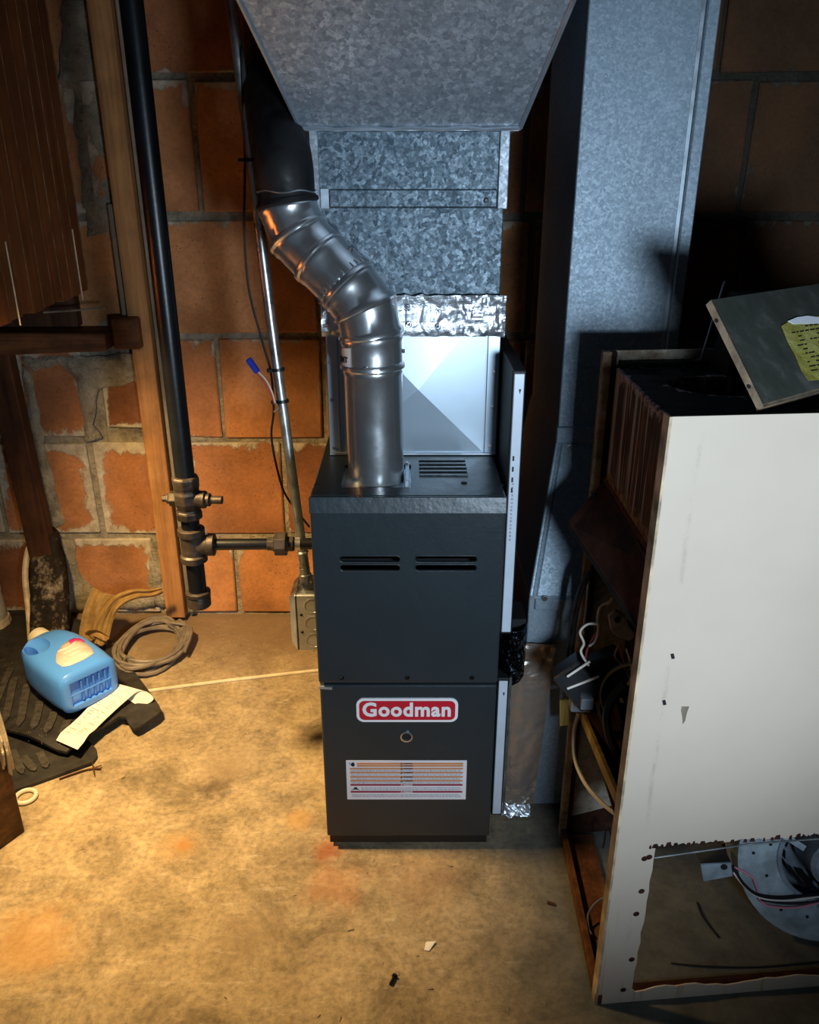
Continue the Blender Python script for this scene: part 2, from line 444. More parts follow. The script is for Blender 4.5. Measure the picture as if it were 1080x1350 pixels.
def m_white():
    n = N('white_enamel'); P = n.pos()
    a = n.noise(3, 5, .6); f = n.noise(38, 6, .75)
    c = n.ramp(a, [(0.3, (.525,.435,.345)), (0.7, (.585,.49,.39))])
    scr = n.noise(1, 5, .7, vec=n.scale(P, (9, 9, 60), (1, 2, 0)))
    sp = n.math('MULTIPLY', n.sstep(n.noise(26, 7, .85), .69, .73), n.sstep(n.noise(2.2, 3), .5, .6))
    c = n.mix(c, (.10,.08,.06), n.math('MULTIPLY', sp, .8))
    # two vertical brown streaks where the old vent leaked
    p0 = at(893, 760, Y=1.08)
    xx = n.math('ABSOLUTE', n.math('SUBTRACT', n.math('ADD', n.sep(P)[0], n.math('MULTIPLY', n.noise(6, 3), .02)), p0.x+.012))
    dr = n.math('MULTIPLY', n.sstep(xx, .006, .0), n.math('MULTIPLY', n.sstep(n.noise(1, 6, .75, vec=n.scale(P, (20, 20, 9))), .48, .62), .35))
    c = n.mix(c, (.25,.22,.18), dr)
    z = n.sep(P)[2]
    st = n.noise(1, 4, .6, vec=n.scale(P, (45, 45, 3)))
    low = n.math('MULTIPLY', n.sstep(st, .56, .64), n.math('MULTIPLY', n.sstep(z, .33, .1), .55))
    c = n.mix(c, (.42,.25,.09), low)
    return n.out(c, 0.42, 0, n.bump(a, .05, .01), 0.4)

def m_panelgrey():
    n = N('grey_painted_plate'); P = n.pos()
    st = n.noise(1, 5, .65, vec=n.scale(P, (30, 30, 5)))
    c = n.ramp(st, [(0.35, (.042,.046,.038)), (0.55, (.055,.060,.050)), (0.7, (.10,.10,.092))])
    return n.out(c, 0.55, 0.1, n.bump(n.noise(20, 4), .1, .004))

M = {}
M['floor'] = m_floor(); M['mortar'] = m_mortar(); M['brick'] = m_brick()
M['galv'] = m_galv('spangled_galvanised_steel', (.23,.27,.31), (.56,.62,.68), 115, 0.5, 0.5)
M['galv_shaded'] = m_galv('shaded_spangled_steel', (.045,.075,.10), (.27,.345,.40), 135, 0.55, 0.56)  # shaded copy of the spangled steel, the dimmer light is in its colour
M['galv_dull'] = m_galv('dull_galvanised_steel', (.22,.29,.35), (.36,.44,.51), 210, 0.45, 0.55)
M['galv_edge'] = m_metal('folded_steel_edge', (.45,.52,.58), .4, .7)
M['silver'] = m_metal('bright_coil_steel', (.46,.56,.64), .38, .70, .008, .02, .03)
M['flue'] = m_metal('shiny_flue_steel', (.78,.81,.82), .25, .92, .03, .06, .1)
M['emt'] = m_metal('conduit_steel', (.62,.64,.64), .33, .9, .05, .35)
M['boxsteel'] = m_metal('junction_box_steel', (.55,.58,.60), .38, .85, .05, .25)
M['screw'] = m_metal('screw_steel', (.6,.6,.58), .3, 1.0, 0)
M['dark_screw'] = simple('dark_screw', (.015,.017,.018), .35, .6)
M['foil'] = m_foil('aluminium_foil_tape', (.84,.90,.96), .38, 20, .22)
M['brown_foil'] = m_foil('foil_faced_board', (.50,.42,.35), .30, 8, .30, .72)
M['black_plastic'] = m_foil('black_plastic_film', (.02,.024,.03), .18, 26, 1.0)
M['furnace'] = m_furnace()
M['void'] = simple('furnace_inside', (.006,.007,.008), .8)
M['feet'] = simple('black_plastic_feet', (.008,.008,.009), .6)
M['iron'] = simple('black_iron_pipe', (.006,.0075,.010), .34, .2, .3, 12, .12, 60)
M['malleable'] = simple('malleable_iron_fitting', (.055,.042,.032), .48, .45, .4, 18, .5, 90)
M['stud'] = m_wood('orange_pine', (.27,.12,.042), (.50,.245,.09), 2, 1, .6, .25)
M['grey_wood'] = m_wood('weathered_wood', (.15,.12,.09), (.30,.25,.18), 2)
M['dark_wood'] = m_wood('dark_stained_wood', (.035,.013,.006), (.11,.042,.017), 2)
M['beam_wood'] = m_wood('brown_beam_wood', (.07,.025,.010), (.20,.080,.028), 0, 1, .6, .4)
M['panel_wood'] = m_wood('varnished_panelling', (.13,.040,.013), (.25,.085,.026), 2, .6, .45, .25)
M['post'] = m_wood('rough_sawn_post', (.07,.035,.018), (.24,.13,.065), 1, .7, .8, .3)
M['groove_wood'] = simple('worn_groove_wood', (.24,.12,.055), .6, 0, .4, 30)
M['bark'] = m_rust('charred_bark', (.006,.005,.004), (.022,.016,.011), (.42,.33,.24))
M['cutwood'] = simple('pale_cut_wood', (.62,.50,.33), .7, 0, .2, 30, .2)
M['rubber'] = simple('black_rubber', (.026,.024,.022), .62, 0, .3, 30, .35, 160)
M['rubber_rib'] = simple('black_rubber_rib', (.062,.055,.047), .55, 0, .3, 60, .35, 160)
M['jug'] = simple('blue_plastic', (.085,.315,.98), .30, 0, .04, 4, .05, 20)
M['jug_dark'] = simple('blue_plastic_rib', (.07,.27,.86), .32, 0, .06, 4)
M['cream'] = simple('cream_plastic', (.72,.68,.56), .4, 0, .05)
M['label_pink'] = simple('pale_pink_label', (.70,.58,.54), .45, 0, .05, 40)
M['magenta'] = simple('magenta_print', (.62,.03,.20), .45)
M['print_grey'] = simple('grey_print', (.30,.29,.28), .7, 0, .2, 120)
M['paper'] = simple('white_paper', (.80,.76,.70), .8, 0, .05, 15)
M['tan_paper'] = simple('tan_crumpled_paper', (.52,.33,.11), .7, 0, .2, 18, .4, 30)
M['cable'] = simple('grey_cable', (.20,.165,.13), .55, 0, .2, 25)
M['strip'] = simple('cream_strip', (.72,.63,.46), .6, 0, .1)
M['white_metal'] = simple('white_painted_steel', (.66,.74,.83), .35, .1, .04)
M['white_print'] = simple('white_print', (.93,.93,.93), .5, 0, .02)
M['red'] = simple('badge_red', (.60,.015,.035), .35, 0, .04)
M['orange_print'] = simple('orange_print', (.72,.28,.10), .5, 0, .04)
M['maroon'] = simple('maroon_print', (.33,.015,.06), .5, 0, .04)
M['label_white'] = simple('label_white', (.86,.88,.92), .45, 0, .02)
M['label_peach'] = simple('label_peach', (.80,.58,.45), .5, 0, .03)
M['ink'] = simple('black_ink', (.012,.012,.014), .6)
M['faint_ink'] = simple('faint_ink', (.42,.42,.47), .6, 0, .25, 300)
M['white'] = m_white()
M['enamel_edge'] = simple('worn_enamel_edge', (.46,.36,.23), .6, 0, .35, 22, .2)
M['old_beige'] = m_rust('stained_beige_sheet', (.14,.085,.04), (.46,.41,.33), (.56,.52,.44))
M['rust'] = m_rust('rust', (.035,.012,.005), (.11,.04,.015), (.22,.09,.035))
M['dark_rust'] = m_rust('dark_rust', (.007,.003,.002), (.040,.014,.007), (.085,.03,.013))
M['streak_rust'] = m_rust('streaked_rust', (.05,.022,.010), (.11,.05,.022), (.20,.09,.04), True)
M['soot_shade'] = m_rust('soot_shade', (.003,.003,.003), (.008,.007,.006), (.02,.016,.014), False, .75)
M['post_edge'] = m_rust('worn_post_edge', (.10,.05,.02), (.36,.27,.16), (.52,.44,.31))
M['yellow_edge'] = m_wood('yellow_edge', (.20,.12,.03), (.58,.40,.09), 2, 1.4, .6, .3)
M['plate'] = m_panelgrey()
M['fibre'] = simple('fibre_edge', (.34,.25,.16), .85, 0, .25, 40, .5)
M['yellow_label'] = m_rust('worn_yellow_label', (.17,.15,.03), (.36,.33,.07), (.56,.52,.20), False, .5)
M['blk_wire'] = simple('black_wire', (.010,.010,.011), .4)
M['white_wire'] = simple('white_wire', (.66,.62,.54), .5)
M['red_wire'] = simple('red_wire', (.40,.05,.05), .5)
M['pink_wire'] = simple('pink_wire', (.60,.22,.28), .5)
M['yellow_wire'] = simple('yellow_green_wire', (.55,.55,.18), .5)
M['blue_plastic'] = simple('blue_connector', (.02,.04,.45), .35)
M['relay'] = simple('relay_black', (.012,.013,.015), .35, 0, .2)
M['blower'] = m_metal('blower_zinc', (.46,.55,.60), .5, .45, .06, .35)
M['motor'] = m_metal('motor_steel', (.30,.36,.42), .45, .5, .06, .3)
M['cloth'] = simple('dark_blue_cloth', (.006,.009,.022), .9)
M['debris'] = simple('debris', (.34,.25,.15), .9, 0, .4, 60)
M['stovepipe'] = m_metal('black_stovepipe', (.004,.004,.005), .7, .0, .05)

# ================================================================== SETTING
WY = 2.52                                                     # face of the block wall
def struct(o): o['kind'] = 'structure'; return o
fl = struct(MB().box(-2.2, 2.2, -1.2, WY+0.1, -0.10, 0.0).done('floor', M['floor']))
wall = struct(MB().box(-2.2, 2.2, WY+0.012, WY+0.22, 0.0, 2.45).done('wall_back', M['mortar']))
struct(MB().box(-2.3, -2.2, -1.2, WY+0.22, 0.0, 2.45).done('wall_left', M['mortar']))
struct(MB().box(2.2, 2.3, -1.2, WY+0.22, 0.0, 2.45).done('wall_right', M['mortar']))
ceil = struct(MB().box(-2.3, 2.3, -1.2, WY+0.22, 2.45, 2.52).done('ceiling', M['dark_wood']))

zs = [0.004, 0.307, 0.647, 0.980, 1.325, 1.685, 2.03, 2.37]
joints = [
    [-2.14,-1.83,-1.51,-1.19,-0.87,-0.596,-0.28,0.03,0.34,0.65,0.96,1.27,1.58,1.89,2.18],
    [-2.0,-1.68,-1.36,-1.036,-0.724,-0.412,-0.10,0.21,0.52,0.83,1.14,1.45,1.76,2.07],
    [-2.14,-1.84,-1.53,-1.25,-0.99,-0.80,-0.594,-0.27,0.04,0.35,0.66,0.97,1.28,1.59,1.90,2.18],
    [-2.0,-1.70,-1.38,-1.06,-0.735,-0.27,0.05,0.36,0.67,0.98,1.29,1.60,1.91,2.18],
    [-2.14,-1.84,-1.53,-1.22,-0.91,-0.60,-0.29,0.02,0.33,0.64,0.95,1.26,1.57,1.88,2.18],
    [-2.0,-1.68,-1.36,-1.04,-0.72,-0.40,-0.09,0.22,0.53,0.84,1.15,1.46,1.77,2.08],
    [-2.14,-1.84,-1.53,-1.22,-0.91,-0.60,-0.29,0.02,0.33,0.64,0.95,1.26,1.57,1.88,2.18]]
for r, row in enumerate(joints):
    for a, b in zip(row, row[1:]):
        rx = random.uniform
        z0, z1 = zs[r] + 0.010, zs[r+1] - 0.012
        x0, x1 = a + 0.007, b - 0.007
        if r == 2 and -0.99 < (a+b)/2 < -0.80: z0, z1, x0, x1 = z0 + 0.03, z1 - 0.12, x0 + 0.02, x1 - 0.005
        if r == 2 and -1.25 < (a+b)/2 < -0.99: z1 -= 0.02; x0 += 0.02; x1 -= 0.02
        y = WY + rx(-0.004, 0.003)
        m = MB()
        j = lambda: rx(-0.004, 0.004)
        m.hexa([(x0+j(), y+j()*.5, z0+j()), (x1+j(), y+j()*.5, z0+j()), (x1+j(), y+j()*.5, z1+j()), (x0+j(), y+j()*.5, z1+j())],
               [(x0, WY+0.05, z0), (x1, WY+0.05, z0), (x1, WY+0.05, z1), (x0, WY+0.05, z1)])
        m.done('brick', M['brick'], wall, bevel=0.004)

# lumpy mortar smears on the wall
def smear(outline, depth, seed, cuts=4, name='mortar_smear'):
    m = MB()
    xs = [p[0] for p in outline]; zc = [p[1] for p in outline]
    m.sheet(outline, lambda x, y: 0.0, 0.02, cuts)
    for v in m.bm.verts:
        x, z, t = v.co.x, v.co.y, v.co.z
        edge = min(1.0, min((Vector((x, z)) - Vector(p)).length for p in outline) / 0.04)
        h = depth * (0.4 + 0.9*mnoise.noise(Vector((x*14+seed, z*14, 0))) + 0.4*mnoise.noise(Vector((x*45, z*45, seed))))
        y = WY + 0.005 if t < 0.01 else WY - max(0.0015, h)
        v.co = (x, y, z)
    o = m.done(name, M['mortar'], wall, smooth='all'); o['kind'] = 'stuff'
def poly_px(pts, Y):
    return [(lambda q: (q.x, q.z))(at(px, py, Y=Y)) for px, py in pts]
def ragged(pts, amp, n=6):
    out = []
    for a, b in zip(pts, pts[1:] + pts[:1]):
        a, b = Vector(a), Vector(b); d = (b-a); nrm = Vector((-d.y, d.x)).normalized() if d.length else Vector((0, 0))
        k = max(1, int(d.length/0.02))
        for i in range(k):
            out.append(tuple(a + d*(i/k) + nrm*random.uniform(-amp, amp)*(0 if i == 0 else 1)))
    return out
smear(ragged(poly_px([(84,0),(118,0),(156,300),(116,312),(108,225),(98,160),(98,118),(78,110)], WY), .006), .014, 3)
smear(ragged(poly_px([(28,472),(182,466),(186,498),(168,506),(130,512),(122,560),(135,577),(112,582),(110,545),(100,500),(80,478),(45,490)], WY), .005), .010, 11)
smear(ragged(poly_px([(200,706),(222,706),(246,800),(205,800),(196,760)], WY), .005), .009, 17)
smear(ragged(poly_px([(60,706),(98,712),(102,750),(130,785),(205,782),(205,800),(80,808)], WY), .005), .010, 19)
smear(ragged(poly_px([(30,480),(44,500),(62,600),(85,690),(66,700),(40,560)], WY), .005), .010, 23)

# timber fixed along the wall
st = MB().box(-0.8385, -0.7755, WY-0.050, WY-0.006, 0.02, 2.44).done('trim_1', M['stud'], bevel=.002)
struct(st)
struct(MB().box(-0.770, -0.752, WY-0.030, WY-0.006, 0.03, 2.44).done('trim_2', M['grey_wood'], bevel=.002))
struct(MB().box(-0.862, -0.842, WY-0.030, WY-0.006, 1.03, 1.36).done('trim_3', M['grey_wood'], bevel=.003))
struct(MB().hexa([(-0.435, WY-.06, 1.40), (-0.365, WY-.06, 1.40), (-0.365, WY-.006, 1.40), (-0.435, WY-.006, 1.40)],
                 [(-0.435, WY-.06, 2.44), (-0.365, WY-.06, 2.44), (-0.365, WY-.006, 2.44), (-0.435, WY-.006, 2.44)]).done('trim_4', M['beam_wood'], bevel=.003))

# ledge timbers
lx1 = at(137, 440, Y=WY-.13).x
z0l, z1l = at(137, 461, Y=WY-.13).z, at(137, 440, Y=WY-.13).z
m = MB()
m.hexa([(-1.62, WY-.15, z0l-.03), (lx1, WY-.13, z0l-.005), (lx1, WY-.006, z0l-.005), (-1.62, WY-.006, z0l-.03)],
       [(-1.62, WY-.15, z1l+.01), (lx1, WY-.13, z1l), (lx1, WY-.006, z1l), (-1.62, WY-.006, z1l)])
tag(m.done('ledge_beam', M['beam_wood'], bevel=.004), 'rough brown timber ledge fixed across the block wall under the panelling', 'beam')
bx0, bx1 = lx1+.004, at(183, 440, Y=WY-.08).x
m = MB().box(bx0, bx1, WY-.08, WY-.006, at(160, 461, Y=WY-.08).z, at(160, 419, Y=WY-.08).z)
tag(m.done('wood_block', M['beam_wood'], bevel=.005), 'short brown wood block between the timber ledge and the orange stud', 'block')
m = MB().box(-1.66, -0.99, WY-.05, WY-.006, 1.015, 1.19)
tag(m.done('backing_board', M['dark_wood'], bevel=.003), 'dark stained board on the wall just above the timber ledge', 'board')
a, b = at(62, 419+16, Y=WY-.155), at(141, 413, Y=WY-.13)
tag(MB().tube([a + Vector((0,-.004,.05)), b + Vector((0,-.004,.015))], .003, 6).done('wood_sliver', M['grey_wood']), 'thin pale wood sliver lying on the timber ledge', 'stick')

# dark upright leaning against the left of the wall
p0 = at(70, 742, Y=WY-.07); p1 = at(4, 470, Y=WY-.05)
m = MB().bar((p0.x-.018, WY-.075, .0), (p1.x-.012, WY-.045, p1.z+.02), .075, .05, (0, 1, 0))
tag(m.done('wall_stud', M['dark_wood'], bevel=.003), 'dark stained upright timber against the block wall below the ledge', 'stud')

# bark slab with pale cut edge
r = root('bark_slab', (-1.12, WY-.15, 0), 'charred bark covered wood slab with pale cut edge leaning on wall behind the jug', 'wood')
def slab_pts(out, Y):
    return [at(px, py, Y=Y) for px, py in out]
ol = [(36,722),(45,711),(56,709),(66,714),(72,730),(84,752),(106,838),(60,838),(46,775)]
q = slab_pts(ol, WY-.10)
def lean(p): return Vector((p.x, WY - .03 - .16*(1 - min(1, p.z/.36)), p.z))
q = [lean(p) for p in q]
m = MB(); m.hexa([p + Vector((0, -.025, 0)) for p in q], [p + Vector((0, .02, 0)) for p in q])
bmesh.ops.triangulate(m.bm, faces=m.bm.faces[:])
for _ in range(3):
    bmesh.ops.subdivide_edges(m.bm, edges=[e for e in m.bm.edges if e.calc_length() > .03], cuts=1); bmesh.ops.triangulate(m.bm, faces=m.bm.faces[:])
for v in m.bm.verts: v.co.y += .010*mnoise.noise(v.co*40) + .008*mnoise.noise(v.co*15)
m.done('bark', M['bark'], r, smooth='all')
q2 = [lean(at(px, py, Y=WY-.10)) for px, py in [(36,720),(33,730),(33,745),(36,762),(44,785),(52,810),(60,838)]]
m = MB().tube([p + Vector((-.001, -.012, 0)) for p in smooth_path(q2, 3)], [.003]+[.010]*17+[.008], 8)
m.done('cut_edge', M['cutwood'], r, smooth=True, label='pale freshly cut edge of the slab')

# dark post stub at far left
c0 = at(0, 806, Y=WY-.06)
m = MB().tube([(c0.x-.015, WY-.10, .045), (c0.x-.02, WY-.10, .30), (c0.x-.022, WY-.10, .335)], [.055, .056, .05], 14)
rt = root('clay_pipe_stub', (c0.x-.02, WY-.10, 0), 'round orange brown stub standing by the wall behind the black mats', 'pipe')
m.done('stub', M['brick'], rt, smooth=True)
MB().tube([(c0.x-.015, WY-.10, .0), (c0.x-.015, WY-.10, .05)], [.066, .06], 12).done('ragged_foot', M['cutwood'], rt, label='pale broken foot')

# panelling under the stairs
pr = root('stair_panelling', (-0.92, 1.9, 1.14), 'varnished brown tongue and groove panelling hanging at upper left of the stairs', 'panelling')
y = 1.36; k = 0
while y < 2.40:
    w = 0.062
    zb = 1.128 + 0.004*math.sin(k*2.1)
    MB().box(-0.94+random.uniform(-.0012,.0012), -0.92+random.uniform(-.0012,.0012), y, y+w-.0015, zb, 2.44).done('plank', M['panel_wood'], pr, bevel=.0012)
    MB().box(-0.926, -0.9192, y+w-.0012, y+w+.0006, zb+.004, 2.44).done('tongue', M['groove_wood'], pr)
    y += w; k += 1
MB().box(-0.962, -0.941, 1.36, 2.40, 1.17, 2.44).done('backing', M['dark_wood'], pr)
for yy in (1.95, 2.35):
    MB().tube([(-.916, yy, 1.30), (-.916, yy, 1.112)], .0018, 6).done('splinter', M['cutwood'], pr, label='pale splinter hanging below the boards')

# rough post at lower left with frayed rope
r = root('sawn_post', (-0.98, 1.44, 0), 'rough sawn brown wooden post at lower left edge beside the black mats', 'post')
pa = at(31, 1100, Z=0)
MB().hexa([(pa.x-.11, pa.y-.045, 0), (pa.x-.035, pa.y-.05, 0), (pa.x, pa.y+.01, 0), (pa.x-.075, pa.y+.05, 0)],
          [(pa.x-.11, pa.y-.045, 1.13), (pa.x-.035, pa.y-.05, 1.13), (pa.x, pa.y+.01, 1.13), (pa.x-.075, pa.y+.05, 1.13)]).done('timber', M['post'], r, bevel=.003)
m = MB()
for i in range(9):
    x = pa.x - .012 + random.uniform(-.008, .004); yy = pa.y + .005 + random.uniform(-.012, .012)
    z1 = .30 + random.uniform(-.03, .03); z0 = .19 + random.uniform(-.03, .03)
    m.tube(smooth_path([(x, yy, z1+.2), (x+.012, yy, z1), (x+.016, yy-.004, (z0+z1)/2), (x+.008+random.uniform(-.006,.008), yy, z0)], 4), .0035, 5)
m.done('frayed_rope', M['strip'], r, label='cream frayed rope end hanging down the post')

# ================================================================== FURNACE
XL, XR, FY = -0.190, 0.184, 1.445
r = root('furnace', (-.003, 1.8, 0), 'new charcoal grey metal furnace cabinet with red badge standing on the floor', 'furnace')
fm = M['furnace']
cas = MB().box(XL+.004, XR-.004, FY+.055, 2.16, .035, .872).done('casing', fm, r, bevel=.003)
# top plate with flue opening
tp = MB().box(XL+.002, XR-.002, FY+.004, 2.16, .872, .880).done('top_panel', fm, r, bevel=.002)
fc = Vector((-.067, 1.557, .88))
cut(tp, [MB().box(fc.x-.068, fc.x+.070, fc.y-.072, fc.y+.066, .86, .89)])
# upper door: hollow tray with louvre slots
ud = MB().box(XL, XR, FY-.004, FY+.052, .462, .879).done('upper_door', fm, r, bevel=.004, seg=2)
def zz(py): return at(540, py, Y=FY).z
def xx(px, py): return at(px, py, Y=FY).x
slots = []
for x0, x1 in ((448, 528), (547, 629)):
    for y0, y1 in ((731.5, 740), (743, 751.5)):
        slots.append((xx(x0, 740), xx(x1, 740), zz(y1), zz(y0)))
cut(ud, [MB().box(XL+.006, XR-.006, FY+.004, FY+.2, .47, .868)] + [slot_mb(a, b, c, d, FY-.05, FY+.02) for a, b, c, d in slots])
for a, b, c, d in slots:
    rr = (d-c)/2; zc = (c+d)/2; pts = []
    for k in range(9): an = -math.pi/2 + math.pi*k/8; pts.append((b-rr+math.cos(an)*rr, FY-.0045, zc+math.sin(an)*rr))
    for k in range(9): an = math.pi/2 + math.pi*k/8; pts.append((a+rr+math.cos(an)*rr, FY-.0045, zc+math.sin(an)*rr))
    MB().tube(pts, .0010, 6, closed=True).done('louvre_slot', M['furnace'], ud, smooth=True)
MB().box(XL+.01, XR-.01, FY+.05, FY+.054, .47, .868).done('heat_shield', M['void'], r)
MB().hexa([(XL-.001, FY-.0095, .847), (XR+.001, FY-.0095, .847), (XR+.001, FY, .847), (XL-.001, FY, .847)],
          [(XL-.001, FY-.003, .8795), (XR+.001, FY-.003, .8795), (XR+.001, FY, .8795), (XL-.001, FY, .8795)]).done('door_lip', fm, r, bevel=.0018, seg=2)
# lower door
ld = MB().box(XL+.001, XR-.001, FY+.002, FY+.052, .040, .452).done('lower_door', fm, r, bevel=.004, seg=2)
MB().box(XL+.001, XR-.001, FY+.012, FY+.05, .448, .466).done('seam_gap', M['void'], r)
MB().bar((XL+.001, FY+.004, .4475), (XL+.028, FY+.001, .4475), .010, .006).done('door_clip', M['galv_edge'], r, label='bright steel clip at the door corner')
for px in (451, 537, 622):
    MB().screw((xx(px, 892), FY-.0038, zz(892)), (0,-1,0), .0042, .004).done('screw', M['dark_screw'], r)
# sight glass
gx, gz = xx(536, 971), zz(971)
g = MB().lathe([(0,.0135),(.004,.0135),(.0045,.0105),(.001,.0100)], (gx, FY+.0015, gz), (0,-1,0), 20, False).done('sight_glass', M['flue'], r, smooth=True, label='clear round peephole with bright rim')
MB().lathe([(0,.0102),(.0006,.0102)], (gx, FY+.0012, gz), (0,-1,0), 20).done('dark_glass', M['void'], g)
# badge
bx, bz = xx(537, 936), zz(936)
def plate(w, h, rad, y, depth, name, mat, par, cx, cz):
    return MB().prism([(cx+a, y, cz+b) for a, b in rrect(w, h, rad)], (0, depth, 0)).done(name, mat, par)
bd = plate(.216, .060, .016, FY-.0015, .004, 'badge', M['white_print'], r, bx, bz); bd['label'] = 'red and white maker badge'
plate(.204, .0485, .0115, FY-.0022, .001, 'red_field', M['red'], bd, bx, bz)
text('Goodman', .048, (bx-.001, FY-.0025, bz+.001), (1,0,0), (0,0,1), M['white_print'], bd, 'lettering', .0016, .188, spacing=1.09)
# warning label
lx, lz = xx(536, 1029), zz(1029)
lw, lh = .2655, .1085
lb = plate(lw, lh, .0012, FY+.001, .002, 'warning_label', M['label_white'], r, lx, lz); lb['label'] = 'white instruction label with orange and red bars'
x0, x1 = lx-lw/2+.008, lx+lw/2-.008; zt = lz+lh/2
def lbar(f0, f1, mat, name, xa=None, xb=None, y=FY+.0006):
    return MB().box(xa if xa is not None else x0, xb if xb is not None else x1, y, y+.0008, zt-lh*f1, zt-lh*f0).done(name, mat, lb)
lbar(.06, .155, M['label_peach'], 'peach_field', x0+.016)
for f in (.055, .115): lbar(f, f+.034, M['orange_print'], 'orange_bar', x0+.016, None, FY+.0003)
for f in (.185, .285, .395, .495): lbar(f, f+.036, M['orange_print'], 'orange_bar')
for f in (.598, .778): lbar(f, f+.042, M['maroon'], 'red_bar')
def tiny_rows(f0, f1, n, xa, xb, par, seed):
    rd = random.Random(seed); m = MB()
    for i in range(n):
        f = f0 + (f1-f0)*(i+.5)/n; x = xa
        while x < xb - .004:
            w = rd.uniform(.002, .009)
            z = zt - lh*f
            m.box(x, min(x+w, xb), FY+.0005, FY+.0012, z-.00055, z+.00055); x += w + rd.uniform(.0008, .0016)
    o = m.done('small_print', M['faint_ink'], par); o['kind'] = 'stuff'
tiny_rows(.225, .28, 2, x0+.002, x1-.002, lb, 1); tiny_rows(.325, .39, 2, x0+.002, x1-.002, lb, 2)
tiny_rows(.435, .49, 2, x0+.002, x1-.002, lb, 3); tiny_rows(.535, .59, 2, x0+.002, x1-.002, lb, 4)
tiny_rows(.68, .77, 3, x0+.024, x1-.002, lb, 5); tiny_rows(.86, .94, 3, x0+.002, x1-.002, lb, 6)
for f in (.072, .132, .203, .303, .413, .513):
    text('\u26a0 WARNING', .0042, (lx, FY+.0002, zt-lh*f), (1,0,0), (0,0,1), M['ink'], lb, 'heading', .0001)
for f in (.619, .799):
    text('\u26a0 WARNING', .0042, (lx, FY+.0002, zt-lh*f), (1,0,0), (0,0,1), M['label_white'], lb, 'heading', .0001)
# pictograms: two small black marks
MB().prism([(x0+.007+a*.0042, FY+.0004, zt-lh*.10+b*.0058) for a, b in ((math.cos(t), math.sin(t)) for t in [i*math.pi/5 for i in range(10)])], (0,.0008,0)).done('pictogram', M['ink'], lb)
MB().tube([(x0-.002, FY+.0008, zt-lh*.07), (x0+.001, FY+.0008, zt-lh*.06), (x0+.0005, FY+.0008, zt-lh*.10), (x0+.003, FY+.0008, zt-lh*.11)], .0006, 5).done('pictogram', M['ink'], lb)
hx = x0+.011
MB().prism([(hx-.010, FY+.0004, zt-lh*.755), (hx-.004, FY+.0004, zt-lh*.725), (hx-.002, FY+.0004, zt-lh*.68), (hx+.003, FY+.0004, zt-lh*.68), (hx+.005, FY+.0004, zt-lh*.725), (hx+.010, FY+.0004, zt-lh*.755), (hx+.004, FY+.0004, zt-lh*.745), (hx, FY+.0004, zt-lh*.735), (hx-.004, FY+.0004, zt-lh*.745)], (0,.0008,0)).done('pictogram', M['ink'], lb)
# feet
for x0f, x1f in ((XL+.008, XL+.13), (XR-.13, XR-.008)):
    for y0f in (FY+.02, 2.02):
        MB().hexa([(x0f+.02, y0f+.01, 0), (x1f-.02, y0f+.01, 0), (x1f-.02, y0f+.11, 0), (x0f+.02, y0f+.11, 0)],
                  [(x0f, y0f, .036), (x1f, y0f, .036), (x1f, y0f+.12, .036), (x0f, y0f+.12, .036)]).done('foot', M['feet'], r, bevel=.002)
MB().box(XL+.006, XR-.006, FY+.012, FY+.03, .012, .041).done('base_rail', M['feet'], r)
# top fittings
for px, py in ((418, 640), (612, 637), (660, 640)):
    p = at(px, py, Z=.88); MB().lathe([(0, .006), (.0012, .006)], p, (0,0,1), 12).done('hole_plug', M['void'], r)
p0 = at(553, 627, Z=.88); p1 = at(613, 606, Z=.88)
gr = MB().box(p0.x, p1.x, p0.y, p1.y, .8795, .8806).done('vent_grille', M['void'], r)
for i in range(5):
    yy = p0.y + (p1.y-p0.y)*(i+.0)/4.3
    MB().bar((p0.x, yy, .8815), (p1.x, yy, .8815), .0065, .0028).done('louvre', fm, gr)
# flue base plate inside the cut-out
MB().box(fc.x-.070, fc.x+.072, fc.y-.074, fc.y+.068, .868, .874).done('flue_base_plate', M['galv_edge'], r)
MB().box(fc.x+.058, fc.x+.066, fc.y-.06, fc.y+.045, .874, .893).done('flue_bracket', M['galv_edge'], r, bevel=.001)
MB().screw((fc.x+.062, fc.y+.035, .893), (0,0,1), .004, .004).done('screw', M['screw'], r)

# ================================================================== COIL CABINET
CY, CX0, CX1 = 1.69, -.172, .187
r = root('coil_cabinet', (0, 1.9, .88), 'bright silver coil cabinet with cross creased front panel on top of the furnace', 'cabinet')
MB().box(CX0+.004, CX1-.004, CY+.012, 2.15, .881, 1.195).done('casing', M['silver'], r, bevel=.002)
zt_, zb_ = 1.200, .884
xa, xb = CX0+.024, CX1-.026
ctr = Vector(((xa+xb)/2 + .012, CY-.014, (zt_+zb_)/2 - .015))
cr = [Vector((xa, CY, zb_)), Vector((xb, CY, zb_)), Vector((xb, CY, zt_)), Vector((xa, CY, zt_))]
m = MB(); vs = [m.bm.verts.new(p) for p in cr]; vc = m.bm.verts.new(ctr)
for i in range(4): m.bm.faces.new((vs[i], vs[(i+1)%4], vc))
vb = [m.bm.verts.new(p + Vector((0, .011, 0))) for p in cr]
for i in range(4): m.bm.faces.new((vs[i], vb[i], vb[(i+1)%4], vs[(i+1)%4]))
m.bm.faces.new(vb)
m.done('cross_creased_panel', M['silver'], r)
MB().box(CX0, xa, CY-.004, CY+.012, .884, 1.2).done('side_flange', M['silver'], r, bevel=.0015)
MB().box(xb, CX1, CY-.004, CY+.012, .884, 1.2).done('side_flange', M['silver'], r, bevel=.0015)
